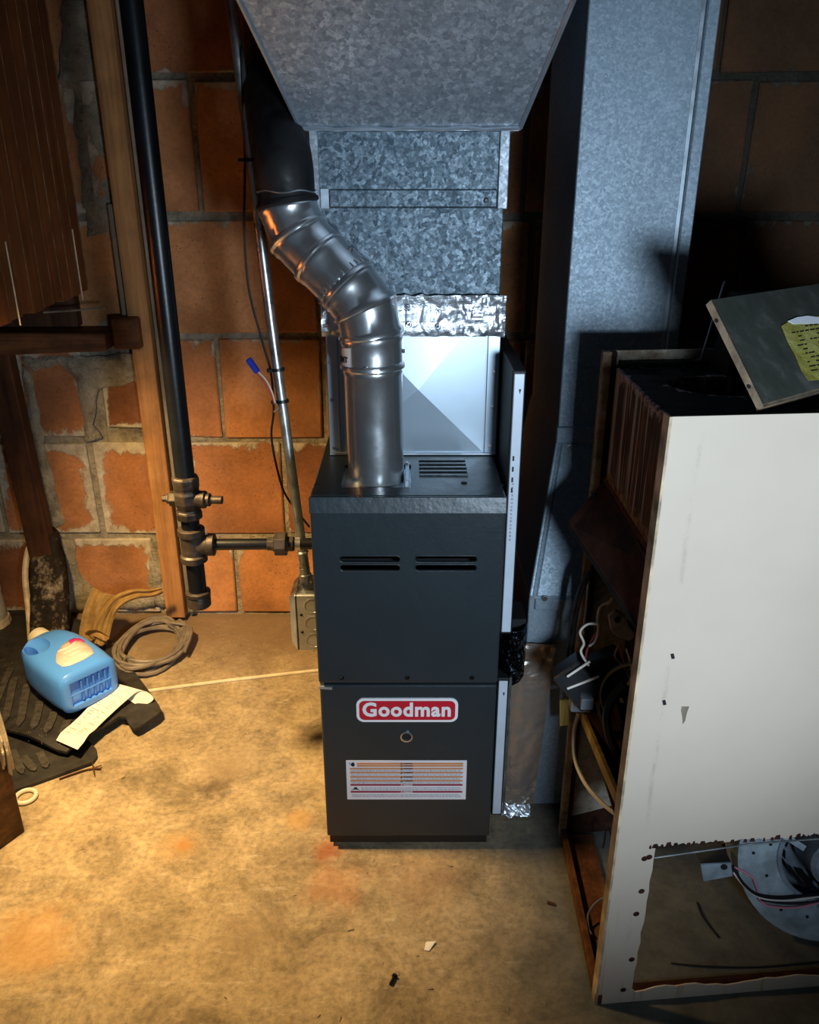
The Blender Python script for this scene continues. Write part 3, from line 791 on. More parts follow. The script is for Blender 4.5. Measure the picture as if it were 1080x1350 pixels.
MB().box(CX0, CX1, CY-.008, CY+.012, .881, .887).done('bottom_lip', M['galv_edge'], r, bevel=.001)
for px, py in ((435,478),(438,527),(441,590),(652,491),(650,537),(646,589)):
    MB().screw(at(px, py, Y=CY-.004), (0,-1,0), .0034, .003).done('rivet', M['screw'], r)
# foil tape round the joint
ft = Vector((CX0-.006, CY-.011, 0))
def foil(u, v):
    x = CX0-.006 + (CX1-CX0+.012)*u; z = 1.138 + .082*v
    n = mnoise.noise(Vector((x*30, z*40, 1))) + .5*mnoise.noise(Vector((x*90, z*90, 4)))
    wild = .0006 + .0050*max(0, min(1, (u-.62)*5)) + .0035*max(0, min(1, (.28-u)*8))
    z += .003*mnoise.noise(Vector((x*60, 0, 9))) * (v > .95) + .002*mnoise.noise(Vector((x*50, 0, 2)))*(v < .05)
    return Vector((x, CY-.0165 - wild*n - .003*math.sin(v*math.pi*2.2), z))
o = MB().grid(foil, 90, 22).done('foil_tape', M['foil'], r, label='crinkled shiny foil tape with printed marks')
for px, py in ((537,406),(577,409),(577,431),(539,428)):
    c = at(px, py, Y=CY-.022)
    MB().tube([(c.x+.0062*math.cos(t), c.y, c.z+.0062*math.sin(t)) for t in [i*math.pi/9 for i in range(18)]], .0006, 5, closed=True).done('printed_ring', M['ink'], o)
    text('UL', .008, (c.x, c.y, c.z), (1,0,-.35), (.35,0,1), M['ink'], o, 'printed_mark', .0002)
sm = MB(); rd = random.Random(5)
for z in (1.197, 1.19, 1.168, 1.158):
    x = -.02
    while x < .15:
        w = rd.uniform(.003, .011)
        if rd.random() > .35: sm.box(x, x+w, CY-.0222, CY-.0215, z-.0005, z+.0005)
        x += w + .003
sm.done('small_print', M['faint_ink'], o, kind='stuff')

# ================================================================== SUPPLY PLENUM
r = root('supply_plenum', (0, 1.9, 1.2), 'spangled galvanised supply plenum widening into a hood above the coil cabinet', 'duct')
g = M['galv']
PX0, PX1 = -.188, .186
MB().box(PX0+.004, PX1-.004, CY-.001, 2.15, 1.205, 1.384).done('lower_section', M['galv_shaded'], r, bevel=.002)
MB().box(PX0+.006, PX1-.006, CY-.003, 2.15, 1.384, 1.518).done('upper_section', M['galv_shaded'], r, bevel=.002)
MB().box(PX0, PX0+.017, CY-.010, CY+.03, 1.381, 1.519).done('corner_cleat', M['galv'], r, bevel=.0015)
MB().box(PX1-.017, PX1+.002, CY-.010, CY+.03, 1.381, 1.519).done('corner_cleat', M['galv'], r, bevel=.0015)
MB().box(PX0+.034, PX1-.018, CY-.009, CY, 1.384, 1.416).done('joint_cleat', M['galv_shaded'], r, bevel=.002)
MB().box(PX0+.017, PX0+.034, CY-.006, CY, 1.381, 1.418).done('cleat_end', M['galv_edge'], r, bevel=.001)
MB().screw(at(641, 264, Y=CY-.009), (0,-1,0), .004, .004).done('screw', M['dark_screw'], r)
hb = [(-.200, 1.655, 1.522), (.203, 1.655, 1.522), (.203, 2.15, 1.522), (-.200, 2.15, 1.522)]
ht = [(-.326, 1.24, 1.875), (.303, 1.24, 1.875), (.303, 2.15, 1.875), (-.326, 2.15, 1.875)]
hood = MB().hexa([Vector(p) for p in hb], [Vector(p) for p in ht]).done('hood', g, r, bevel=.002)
MB().box(-.326, .303, 1.24, 2.15, 1.876, 2.44).done('trunk', g, r, bevel=.002)
for s in (0, 1):
    MB().tube([Vector(hb[s]) + Vector((0, -.002, 0)), Vector(ht[s]) + Vector((0, -.002, 0))], .0045, 6).done('hood_seam', M['galv_edge'], r, smooth=True)
m = MB().tube(smooth_path([(-.200+.403*i/12, 1.653, 1.520+.0018*math.sin(i*2.3)) for i in range(13)], 2), .0042, 6)
m.done('hood_rim', M['galv_edge'], r, smooth=True)
MB().box(-.198, .201, 1.66, 2.15, 1.517, 1.522).done('hood_flange', M['galv_edge'], r)

# ================================================================== FLUE PIPE
r = root('flue_pipe', (fc.x, fc.y, .872), 'shiny round galvanised flue pipe rising from the furnace top and elbowing left', 'pipe')
fp = [Vector((-.067, 1.557, .874)), Vector((-.070, 1.557, 1.100)), Vector((-.071, 1.557, 1.160)), Vector((-.080, 1.559, 1.208)),
      Vector((-.110, 1.568, 1.248)), Vector((-.163, 1.590, 1.296)), Vector((-.205, 1.608, 1.335)), Vector((-.225, 1.617, 1.388)), Vector((-.2265, 1.620, 1.432))]
def mitre(i):
    if i == 0: t = fp[1]-fp[0]
    elif i == len(fp)-1: t = fp[-1]-fp[-2]
    else: t = (fp[i+1]-fp[i]).normalized() + (fp[i]-fp[i-1]).normalized()
    return t.normalized()
def ring(bm, c, t, axis, rad, n=36):
    """ring on the mitre plane of a segment whose direction is axis."""
    ref = Vector((.2, 1, .1)); x = axis.cross(ref).normalized(); y = axis.cross(x).normalized(); out = []
    for k in range(n):
        a = 2*math.pi*k/n; o = (x*math.cos(a) + y*math.sin(a))*rad
        o -= axis * (o.dot(t)/axis.dot(t)); out.append(bm.verts.new(c + o))
    return out
R0 = .0575
names = ['riser', 'collar', 'elbow_gore', 'elbow_gore', 'offset_pipe', 'offset_pipe', 'elbow_gore', 'crimped_end']
rads = [(.056, .056), (.0585, .0585), (.0590, .0580), (.0580, .0575), (.0565, .0565), (.0560, .0555), (.0560, .0545), (.0545, .0500)]
for i in range(8):
    m = MB(); a, b = fp[i], fp[i+1]; ax = (b-a).normalized(); L = (b-a).length
    rs = []
    bd_ = 0.0 if i == 0 else .0045
    prof = [(0, 0), (.004, bd_), (.010, bd_*.9), (.014, 0), (.5*L, 0), (L-.010, 0), (L-.005, .002 if i < 7 else 0), (L, .001)]
    if L < .05: prof = [(0, 0), (.004, bd_), (.010, bd_*.9), (.014, 0), (L-.006, 0), (L, .001)]
    for h, e in prof:
        f = h/L; rad = rads[i][0]*(1-f) + rads[i][1]*f + e
        ta, tb = mitre(i), mitre(i+1); t = (ta*(1-f) + tb*f).normalized()
        rs.append(ring(m.bm, a + ax*h, t, ax, rad))
    for p, q in zip(rs, rs[1:]):
        for k in range(36): m.bm.faces.new((p[k], p[(k+1)%36], q[(k+1)%36], q[k]))
    m.done(names[i], M['flue'] if i < 7 else M['stovepipe'], r, smooth=True)
# crimp teeth where the offset slips into the lower elbow
ax = (fp[5]-fp[4]).normalized(); t = mitre(4)
m = MB(); x = ax.cross(Vector((.2,1,.1))).normalized(); y = ax.cross(x)
for k in range(30):
    a = 2*math.pi*k/30; o = x*math.cos(a) + y*math.sin(a)
    m.lathe([(0, .0022), (.010, .0012)], fp[4] + o*.0565 + ax*.016 - ax*(o*.0565).dot(t)/ax.dot(t), ax, 6)
m.done('crimp', M['flue'], r, kind='stuff')
for i, f, side in ((1, .2, Vector((-.2,-1,0))), (1, .55, Vector((1,-.1,0))), (4, .35, Vector((-.5,-.1,-.9))), (4, .55, Vector((.62,-.35,.7)))):
    c = fp[i].lerp(fp[i+1], f); ax = (fp[i+1]-fp[i]).normalized(); s_ = (side - ax*side.dot(ax)).normalized()
    MB().screw(c + s_*.0565, s_, .0042, .006).done('screw', M['screw'], r)
# sticker
cc = Vector((-.0705, 1.557, 1.128)); m = MB()
def stk(u, v):
    a = math.radians(232 - 48*u + 0); z = cc.z - .021 + .040*v - .006*u
    return Vector((cc.x + math.cos(a)*.0600*1.0, cc.y + math.sin(a)*.0600, z))
m.grid(lambda u, v: stk(.06 + 1.2*u, v), 10, 2); sk = m.done('sticker', M['paper'], r, smooth='all', label='white sticker with black print on the pipe')
for k, ch in enumerate('VENT'):
    u = .98 - k*.23; p = stk(u, .45); a = math.radians(232 - 48*u)
    text(ch, .015, p + Vector((math.cos(a), math.sin(a), 0))*.0006, (-math.sin(a), math.cos(a), 0), (0,0,1), M['ink'], sk, 'lettering', .0004)
MB().box(0,0,0,0,0,0).bm.free()

# black stove pipe going back to the chimney
pts = smooth_path([(-.2265, 1.620, 1.415), (-.230, 1.628, 1.47), (-.262, 1.76, 1.55), (-.305, 2.0, 1.65), (-.33, WY+.02, 1.84)], 6)
r = root('stovepipe', pts[0], 'black stovepipe receiving the shiny flue and running back to the wall', 'pipe')
MB().tube(pts, .0525, 24, caps=False).done('pipe_run', M['stovepipe'], r, smooth=True)
p = Vector(pts[0]); MB().tube([p + Vector((math.cos(a)*.0535, math.sin(a)*.0535, .002*math.sin(a*5))) for a in [i*math.pi/16 for i in range(32)]], .0016, 6, closed=True).done('rim', M['flue'], r, smooth=True, label='bright torn rim')

# ================================================================== GAS PIPE
GY = 1.70
c = at(243, 620, Y=GY); GX = c.x
r = root('gas_pipe', (GX, GY, at(262, 800, Y=GY).z), 'black iron gas pipe dropping from above with brass coloured valve and tee', 'pipe')
def gz(py): return at(250, py, Y=GY).z
MB().tube([(GX, GY, gz(640)), (GX, GY, 2.44)], .0215, 20).done('riser', M['iron'], r, smooth=True)
fm_ = M['malleable']
# shut-off valve
vz = gz(655)
v = MB().lathe([(-.052,.027),(-.050,.030),(-.034,.030),(-.030,.025),(-.022,.027),(-.012,.031),(.010,.031),(.018,.028),(.026,.030),(.046,.031),(.050,.027)], (GX, GY, vz), (0,0,1), 8).done('shutoff_valve', fm_, r, bevel=.002)
MB().lathe([(0,.020),(.024,.020),(.027,.015),(.034,.015),(.034,.009),(.062,.009),(.062,.004)], (GX+.018, GY-.004, vz-.004), (1,-.1,0), 12).done('valve_stem', fm_, v, smooth=True)
MB().box(GX+.052, GX+.080, GY-.012, GY+.002, vz-.008, vz+.002).done('stem_flat', M['iron'], v, bevel=.001)
MB().lathe([(0,.018),(.022,.018),(.026,.012),(.030,.012),(.030,.008),(.040,.008)], (GX-.016, GY, vz-.004), (-1,0,0), 6).done('valve_bolt', M['malleable'], v, bevel=.001)
MB().tube([(GX, GY, gz(708)), (GX, GY, gz(676))], .0205, 18).done('nipple', M['iron'], r, smooth=True)
# tee
tz = gz(718)
t = MB().lathe([(-.042,.027),(-.040,.0305),(-.026,.0305),(-.022,.0265),(.022,.0265),(.026,.0305),(.040,.0305),(.042,.027)], (GX, GY, tz), (0,0,1), 20).done('tee', fm_, r, smooth=True)
MB().lathe([(0,.0235),(.028,.0235),(.030,.026),(.044,.026),(.046,.020)], (GX+.006, GY, tz), (1,0,0), 18).done('tee_branch', fm_, t, smooth=True)
MB().tube([(GX, GY, gz(780)), (GX, GY, gz(738))], .0208, 18).done('drip_leg', M['iron'], r, smooth=True)
MB().lathe([(0,.0235),(.004,.0275),(.026,.028),(.030,.026),(.032,.029),(.040,.029),(.042,.025)], (GX, GY, gz(799)), (0,0,1), 20).done('end_cap', fm_, r, smooth=True)
bzz = tz
ux = at(370, 716, Y=GY).x
MB().tube([(GX+.04, GY, bzz), (ux, GY, bzz+.002)], .0135, 14).done('branch', M['iron'], r, smooth=True)
MB().lathe([(-.030,.016),(-.018,.0165),(-.016,.019),(-.012,.019),(-.012,.0285),(.014,.0285),(.014,.018),(.030,.018),(.032,.015)], (ux, GY, bzz+.002), (1,0,0), 8).done('union', fm_, r, bevel=.001)
MB().tube([(ux+.028, GY, bzz+.002), (XL+.004, GY, bzz+.003)], .0137, 14).done('nipple', M['iron'], r, smooth=True)
MB().lathe([(0,.0152),(.012,.0152)], (ux+.034, GY, bzz+.002), (1,0,0), 14).done('bright_collar', M['emt'], r, smooth=True, label='bright worn collar')

# ================================================================== CONDUIT + BOX
r = root('electrical_conduit', (-.25, 1.78, .52), 'thin shiny steel conduit slanting up the wall left of the furnace', 'conduit')
ca, cb = Vector((-.252, 1.780, .530)), Vector((-.3456, 1.850, 1.754))
dd = (cb-ca)
MB().tube([ca, ca+dd*.04, ca+dd*.5+Vector((-.004,0,0)), cb, ca+dd*1.5], .0117, 16).done('tube', M['emt'], r, smooth=True)
MB().lathe([(0,.0155),(.028,.0155),(.030,.0130),(.046,.0130)], ca+Vector((0,0,-.016)), dd, 14).done('connector', M['emt'], r, smooth=True)
MB().lathe([(0,.0125),(.004,.0145),(.006,.0125)], ca+dd*.055, dd, 14).done('collar', M['emt'], r, smooth=True)
MB().screw(ca+Vector((.013,-.012,-.005)), (.6,-.8,0), .005, .006).done('screw', M['screw'], r)
for py in (211, 487, 528):
    f = (at(340, py, Y=1.81).z-ca.z)/dd.z; p = ca+dd*f+Vector((-.004*min(1,2*f)*.5,0,0))
    tie = MB().lathe([(-.0035,.0135),(-.003,.0145),(.003,.0145),(.0035,.0135)], p, dd, 16).done('cable_tie', M['relay'], r)
    MB().box(p.x-.024, p.x-.011, p.y-.014, p.y-.006, p.z-.004, p.z+.004).done('tie_head', M['relay'], tie, bevel=.001)

r = root('junction_box', (-.235, 1.78, .355), 'small steel junction box with round knockouts on the furnace side below the conduit', 'box')
MB().box(-.272, -.191, 1.725, 1.835, .360, .515).done('body', M['boxsteel'], r, bevel=.003)
MB().hexa([(-.272, 1.722, .358), (-.272, 1.838, .358), (-.272, 1.838, .517), (-.272, 1.722, .517)],
          [(-.290, 1.738, .374), (-.290, 1.822, .374), (-.290, 1.822, .501), (-.290, 1.738, .501)]).done('raised_cover', M['boxsteel'], r, bevel=.003)
for k, z in enumerate((.485, .437, .389)):
    MB().lathe([(0,.0195),(.0012,.0195),(.0014,.0175),(.0006,.0172)], (-.234, 1.7252, z), (0,-1,0), 20, False).done('knockout', M['emt'], r, smooth=True)
    MB().tube([(-.234+.0182*math.cos(a), 1.7245, z+.0182*math.sin(a)) for a in [i*math.pi/10 for i in range(20)]], .0007, 5, closed=True).done('knockout_rim', M['dark_screw'], r)
for z in (.461, .413): MB().screw((-.261, 1.7252, z), (0,-1,0), .003, .002).done('screw', M['dark_screw'], r)

# thermostat cable + blue connectors
def wire(name, pxs, rad, mat, parent, Y, n=6):
    pts = []
    for q in pxs:
        pts.append(at(q[0], q[1], Y=q[2] if len(q) > 2 else Y))
    return MB().tube(smooth_path(pts, n), rad, 6).done(name, mat, parent, smooth=True)
o = wire('thermostat_cable', [(318,60),(320,120),(323,215),(322,300),(328,380),(346,450),(357,490),(361,540),(358,575),(366,620),(378,655),(408,695)], .0028, M['blk_wire'], None, 1.83)
tag(o, 'thin black cable hanging beside the steel conduit', 'cable')
r = root('wire_connectors', at(333, 483, Y=1.79), 'pair of blue push-on connectors on red and white wires tied to conduit', 'connector')
for i, (px, py) in enumerate(((330,479),(335,486))):
    a = at(px-3, py-6, Y=1.785); b = at(px+5, py+5, Y=1.785)
    MB().bar(a, b, .013, .011, (0,1,0)).done('blue_connector', M['blue_plastic'], r, bevel=.002)
wire('white_wire', [(337,487),(350,500),(358,515),(363,531)], .0019, M['white_wire'], r, 1.785)
wire('red_wire', [(336,490),(348,503),(356,517),(362,533)], .0017, M['red_wire'], r, 1.788)
wire('green_wire', [(363,531),(367,538),(361,543)], .0016, M['grey_wood'], r, 1.785)

# ================================================================== WHITE STRIP PANELS (right of the furnace)
def strip_panel(name, z0, z1, label, yb):
    r = root(name, (.203, FY+.06, z0), label, 'panel')
    MB().box(.192, .2175, FY+.062, yb, z0, z1).done('frame', M['feet'], r, bevel=.002)
    MB().box(.1955, .2145, FY+.0595, FY+.063, z0+.006, z1-.006).done('white_face', M['white_metal'], r, bevel=.001)
    zc = z1 - .035
    MB().prism([(.2045, FY+.0592, zc), (.2095, FY+.0592, zc), (.207, FY+.0592, zc-.010)], (0,.0008,0)).done('arrow_mark', M['ink'], r)
    return r
rp = strip_panel('side_panel', .540, 1.107, 'tall narrow white fronted panel standing beside the upper right furnace side', 1.90)
for k in range(4): MB().box(.1995, .203, FY+.0588, FY+.0598, .93-.022*k, .94-.022*k).done('printed_mark', M['ink'], rp)
rd = random.Random(3); m = MB()
for k in range(16): m.box(.2005, .2045, FY+.0589, FY+.0598, .88-.008*k, .8835-.008*k+rd.uniform(0,.002))
m.done('small_print', M['faint_ink'], rp, kind='stuff')
rp = strip_panel('filter_door', .045, .428, 'narrow white fronted filter door low on the right furnace side by foil', 1.88)
MB().tube([(.221, FY+.064, .05), (.221, FY+.064, .43)], .003, 6).done('edge_wire', M['emt'], rp, label='bright metal edge')

# ================================================================== RETURN DUCT
r = root('return_duct', (.42, 1.85, .012), 'tall bluish galvanised return air duct behind the old white cabinet', 'duct')
g = M['galv_dull']
UX0, UX1 = .3245, .556
MB().box(UX0, UX1, 1.722, 2.12, .900, 2.44).done('upper_duct', g, r, bevel=.002)
MB().box(UX1-.020, UX1+.003, 1.708, 1.74, .92, 2.44).done('corner_cleat', g, r, bevel=.002)
MB().box(UX1-.028, UX1-.021, 1.7195, 1.724, .92, 2.44).done('cleat_groove', M['galv_edge'], r)
TX0, TX1 = .262, .52
MB().hexa([(TX0, 1.580, .590), (TX1, 1.580, .590), (TX1, 2.10, .590), (TX0, 2.10, .590)],
          [(UX0-.002, 1.720, .902), (UX1+.002, 1.720, .902), (UX1, 2.12, .902), (UX0-.002, 2.12, .902)]).done('transition', g, r, bevel=.002)
MB().tube([(TX0+.012, 1.580, .592), (UX0+.008, 1.722, .900)], .006, 6).done('corner_fold', g, r, smooth=True)
MB().box(UX0-.003, UX1+.003, 1.714, 1.74, .897, .934).done('joint_band', g, r, bevel=.002)
MB().box(TX0+.012, TX1, 1.572, 1.60, .560, .588).done('joint_band', g, r, bevel=.002)
MB().box(TX0, TX1, 1.578, 2.10, .584, .592).done('joint_flange', M['galv_edge'], r, bevel=.001)
MB().box(TX0, TX1, 1.580, 2.10, .012, .586).done('lower_box', g, r, bevel=.002)
MB().bar((TX0+.02, 1.579, .405), (TX1, 1.579, .402), .002, .0015).done('seam', M['void'], r)
for px, py, yy in ((751, 590, 1.714), (718, 789, 1.572)):
    MB().screw(at(px, py, Y=yy), (0,-1,0), .005, .004).done('screw', M['screw'], r)

# foil boot + black plastic wrap
r = root('foil_boot', (.265, 1.57, .02), 'brown reflective foil faced boot joining the filter door to the return duct', 'duct wrap')
def bootf(u, v):
    z = .028 + .452*v
    xl = .219 + .000*v; xr = .304 + .026*max(0, v-.1)
    if v > .8: xl += (v-.8)/.2*.042
    x = xl + (xr-xl)*u
    w = mnoise.noise(Vector((x*22, z*9, 3))) + .6*mnoise.noise(Vector((x*50, z*60, 1)))*(1.6 if v > .78 or v < .12 else .5)
    return Vector((x, 1.566 - .0035*w - .004*math.sin(u*math.pi), z + .004*mnoise.noise(Vector((x*60, 0, v)))*(v > .98 or v < .02)))
MB().grid(bootf, 26, 70).done('foil_face', M['brown_foil'], r)
MB().box(.219, .304, 1.573, 1.60, .03, .40).done('boot_body', M['brown_foil'], r)
def botf(u, v): 
    x = .222 + .07*u
    return Vector((x, 1.562 - .02*v + .006*mnoise.noise(Vector((x*60, v*3, 5))), .030 - .022*v + .005*mnoise.noise(Vector((x*80, v*4, 8)))))
MB().grid(botf, 24, 8).done('torn_edge', M['foil'], r, label='torn bright foil edge')
def blk(u, v):
    a = math.pi*(u*1.0); x = .194 + .062*u; z = .405 + .135*v
    n = mnoise.noise(Vector((x*45, z*40, 2))) + .7*mnoise.noise(Vector((x*90, z*90, 6)))
    return Vector((x, 1.515 + .018*(2*u-1)**2*2 - .010*n, z + .004*n))
o = MB().grid(blk, 30, 44).done('black_wrap', M['black_plastic'], r, label='crumpled shiny black plastic film')
MB().box(.195, .255, 1.56, 1.64, .41, .545).done('wrap_core', M['feet'], r)

# ================================================================== OLD FURNACE
A, B = Vector((.350, 1.065, 0)), Vector((.95, 1.117, 0))
Cb, D = Vector((.356, 1.495, 0)), Vector((.95, 1.55, 0))
HT = 1.146
r = root('old_furnace', ((A+D)/2), 'old rusty white furnace cabinet with its left side open at right', 'furnace')
fx = (B-A).normalized(); fn = Vector((fx.y, -fx.x, 0))                # along the front, outward normal
PL = (A, fn)
def fp_(px, py):                                                        # front-plane coordinates (s, z)
    p = at(px, py, pl=PL); return ((p-A).dot(fx), p.z)
def F(s, z, d=0.0): return A + fx*s + Vector((0,0,z)) + fn*d
L_ = (B-A).length
sx, sz = fp_(865, 1115); _, sb = fp_(845, 1305); sx2, _ = fp_(839, 1300)
rim = []
rd = random.Random(9); s = sx
while s < L_:
    rim.append((s, sz + rd.uniform(-.004, .003))); s += .008
rim.append((L_, sz))
bot = []; s = sx
while s < L_: bot.append((s, sb + rd.uniform(-.003, .003) - .004*math.sin(s*30))); s += .02
bot.append((L_, sb))
stile = []; z = sb
while z < sz-.02: stile.append((sx + rd.uniform(-.002, .002) - .004*(1-(z/sz)), z)); z += .025
stile.append((sx, sz))
bm_ = MB()
def strip_(aa, bb):
    for p0_, p1_, q0_, q1_ in zip(aa, aa[1:], bb, bb[1:]):
        bm_.bm.faces.new([bm_.bm.verts.new(F(*p)) for p in (p0_, p1_, q1_, q0_)])
strip_(rim, [(s, HT) for s, z in rim])
strip_([(0, z) for s, z in stile], stile)
strip_([(0, sz), (sx, sz)], [(0, HT), (sx, HT)])
strip_([(s, 0) for s, z in bot], bot)
strip_([(0, 0), (sx, 0)], [(0, sb), (sx, sb)])
bmesh.ops.remove_doubles(bm_.bm, verts=bm_.bm.verts[:], dist=.0002)
bmesh.ops.recalc_face_normals(bm_.bm, faces=bm_.bm.faces[:])
ex = bmesh.ops.extrude_face_region(bm_.bm, geom=bm_.bm.faces[:])
bmesh.ops.translate(bm_.bm, verts=[e for e in ex['geom'] if isinstance(e, bmesh.types.BMVert)], vec=-fn*.0025)
fp_panel = bm_.done('front_panel', M['white'], r)
# folded left edge of the front panel
MB().hexa([F(-.0005, 0, .0005), F(.0035, 0, .0005), F(.0035, 0, -.022), F(-.0005, 0, -.022)],
          [F(-.0005, HT, .0005), F(.0035, HT, .0005), F(.0035, HT, -.022), F(-.0005, HT, -.022)]).done('folded_edge', M['enamel_edge'], r, label='worn beige folded edge')
m = MB(); rd = random.Random(4)
s = sx-.012
while s < L_:
    z = sz + rd.uniform(-.001, .003); w = rd.uniform(.003, .012)
    m.prism([F(s, z-.004, .0006), F(s+w, z-.005, .0006), F(s+w*.8, z+rd.uniform(.001,.005), .0006), F(s+w*.2, z+rd.uniform(.001,.004), .0006)], fn*.0012); s += w + rd.uniform(0, .016)
m.done('rust_scab', M['dark_rust'], r, kind='stuff')
m = MB()
for px, py in ((850,1132),(846,1175),(839,1205),(833,1265),(822,1305),(856,1130)):
    s, z = fp_(px, py); m.lathe([(0,.006),(.0008,.005)], F(s, z, .0001), fn, 8)
m.done('rust_spot', M['dark_rust'], r, kind='stuff')
for px, py in ((886, 865), (875, 926)):
    s, z = fp_(px, py)
    MB().hexa([F(s-.003, z+.004, .0003), F(s+.002, z+.005, .0003), F(s+.005, z-.004, .0003), F(s, z-.005, .0003)],
              [F(s-.003, z+.004, .0010), F(s+.002, z+.005, .0010), F(s+.005, z-.004, .0010), F(s, z-.005, .0010)]).done('screw_hole', M['void'], r)
s, z = fp_(902, 942)
MB().prism([F(s-.006, z+.016, .0003), F(s+.006, z+.015, .0003), F(s+.004, z+.004, .0003), F(s+.003, z-.012, .0003), F(s, z-.018, .0003), F(s-.002, z-.006, .0003), F(s-.006, z+.008, .0003)], fn*.0006).done('chipped_paint', M['grey_wood'], r, label='chipped bare patch in the white paint')
# inner back of front panel stile, base rails
MB().bar(F(0.004, .006, -.016), F(L_, .006, -.016), .026, .010).done('base_rail', M['dark_rust'], r)
MB().hexa([A+Vector((-.001,0,0)), A+Vector((.012,0,0)), Cb+Vector((.012,0,0)), Cb+Vector((-.001,0,0))],
          [A+Vector((-.001,0,.026)), A+Vector((.012,0,.026)), Cb+Vector((.012,0,.026)), Cb+Vector((-.001,0,.026))]).done('side_rail', M['rust'], r, bevel=.001)
MB().hexa([A+Vector((.018,.03,.002)), A+Vector((.075,.03,.002)), Cb+Vector((.075,-.01,.002)), Cb+Vector((.014,-.01,.002))],
          [A+Vector((.018,.03,.010)), A+Vector((.075,.03,.010)), Cb+Vector((.075,-.01,.010)), Cb+Vector((.014,-.01,.010))]).done('rusty_plank', M['rust'], r, bevel=.001)
# rear post and back panel
MB().hexa([Cb+Vector((-.004,-.012,0)), Cb+Vector((.012,-.012,0)), Cb+Vector((.012,.004,0)), Cb+Vector((-.004,.004,0))],
          [Cb+Vector((-.004,-.012,HT)), Cb+Vector((.012,-.012,HT)), Cb+Vector((.012,.004,HT)), Cb+Vector((-.004,.004,HT))]).done('rear_post', M['post_edge'], r, bevel=.001, label='beige worn rear post edge')
MB().hexa([Cb+Vector((.012,-.010,0)), Cb+Vector((.022,-.010,0)), Cb+Vector((.022,.002,0)), Cb+Vector((.012,.002,0))],
          [Cb+Vector((.012,-.010,HT)), Cb+Vector((.022,-.010,HT)), Cb+Vector((.022,.002,HT)), Cb+Vector((.012,.002,HT))]).done('post_groove', M['dark_rust'], r)
bd = (D-Cb).normalized(); bn = Vector((-bd.y, bd.x, 0))
MB().prism([Cb+bd*.018, D, D+Vector((0,0,HT)), Cb+bd*.018+Vector((0,0,HT))], bn*.003).done('back_panel', M['old_beige'], r, label='stained beige inner face of the back')
MB().prism([Cb+bd*.018+Vector((0,-.002,0)), Cb+bd*.40+Vector((0,-.002,0)), Cb+bd*.40+Vector((0,-.002,.075)), Cb+bd*.20+Vector((0,-.002,.095)), Cb+bd*.10+Vector((0,-.002,.07)), Cb+bd*.018+Vector((0,-.002,.05))], bn*.0015).done('rust_tide', M['dark_rust'], r, label='dark rust tide along the bottom of the back')
MB().prism([B, D, D+Vector((0,0,HT)), B+Vector((0,0,HT))], (.003,0,0)).done('right_side', M['white'], r)
# blower deck with yellow front edge
e0, e1 = at(765, 936, X=.372), at(816, 1057, X=.366)
zd = .392
MB().hexa([Vector((.372, 1.475, zd-.014)), Vector((.90, 1.50, zd-.014)), Vector((.90, 1.13, zd-.004)), Vector((.366, 1.13, zd-.004))],
          [Vector((.372, 1.475, zd-.008)), Vector((.90, 1.50, zd-.008)), Vector((.90, 1.13, zd+.002)), Vector((.366, 1.13, zd+.002))]).done('blower_deck', M['dark_rust'], r)
MB().bar(e0, e1, .007, .024, (0,0,1)).done('deck_edge', M['yellow_edge'], r, label='yellow edge of the deck')
MB().bar(at(744, 922, Y=1.478), at(744, 956, Y=1.478), .020, .004, (0,1,0)).done('yellow_tag', M['yellow_edge'], r, label='small yellow tag on the rear post')
# heat exchanger
hx0 = .378
he = MB().box(hx0, .93, 1.15, 1.482, .897, 1.118).done('heat_exchanger', M['streak_rust'], r, bevel=.002, label='rusty heat exchanger with pale drip streaks')
cut(he, [MB().tube([(.52+.10*math.cos(a), 1.335+.075*math.sin(a), z) for a, z in ((0,0),)] + [(.62,1.335,0)], .001, 3)] if False else [MB().prism([(.55+.115*math.cos(a)*(1+.08*math.sin(3*a)), 1.345+.075*math.sin(a)*(1+.1*math.cos(2*a)), 1.02) for a in [i*math.pi/12 for i in range(24)]], (0,0,.3))])
MB().box(hx0-.004, .93, 1.145, 1.488, .893, .903).done('exchanger_lip', M['rust'], r, bevel=.002)
def sootf(u, v):
    x = hx0+.004 + .55*u; y = 1.152 + .326*v
    return Vector((x, y, 1.1195 + .003*mnoise.noise(Vector((x*30, y*30, 0)))))
m = MB().grid(sootf, 40, 26)
for f in [f for f in m.bm.faces if ((f.calc_center_median().x-.55)/.12)**2 + ((f.calc_center_median().y-1.345)/.08)**2 < 1]: m.bm.faces.remove(f)
m.done('soot_crust', M['soot_shade'], r)
MB().bar((.385, 1.484, 1.124), (.62, 1.492, 1.124), .012, .010).done('top_rail', M['soot_shade'], r)
m = MB()
for i in range(26):
    x = .40 + .25*random.random(); y = 1.44 + .05*random.random()
    m.bar((x, y, 1.122), (x+random.uniform(-.03,.03), y+random.uniform(-.01,.01), 1.126), .006, .004)
m.done('ash_flake', M['soot_shade'], r, kind='stuff')
# draft hood at the back of the top that carries the loose plate
dp = [Vector((.55,1.40,1.12)), Vector((.80,1.42,1.12)), Vector((.80,1.50,1.12)), Vector((.545,1.48,1.12))]
MB().hexa(dp, [Vector((.565,1.405,1.255)), Vector((.80,1.42,1.255)), Vector((.80,1.50,1.255)), Vector((.56,1.48,1.255))]).done('draft_hood', M['soot_shade'], r, bevel=.003)
m = MB(); m.tube([(.505,1.497,1.124), (.535,1.497,1.13), (.556,1.49,1.27)], .0022, 6)
m.done('hood_edge', M['galv_edge'], r)
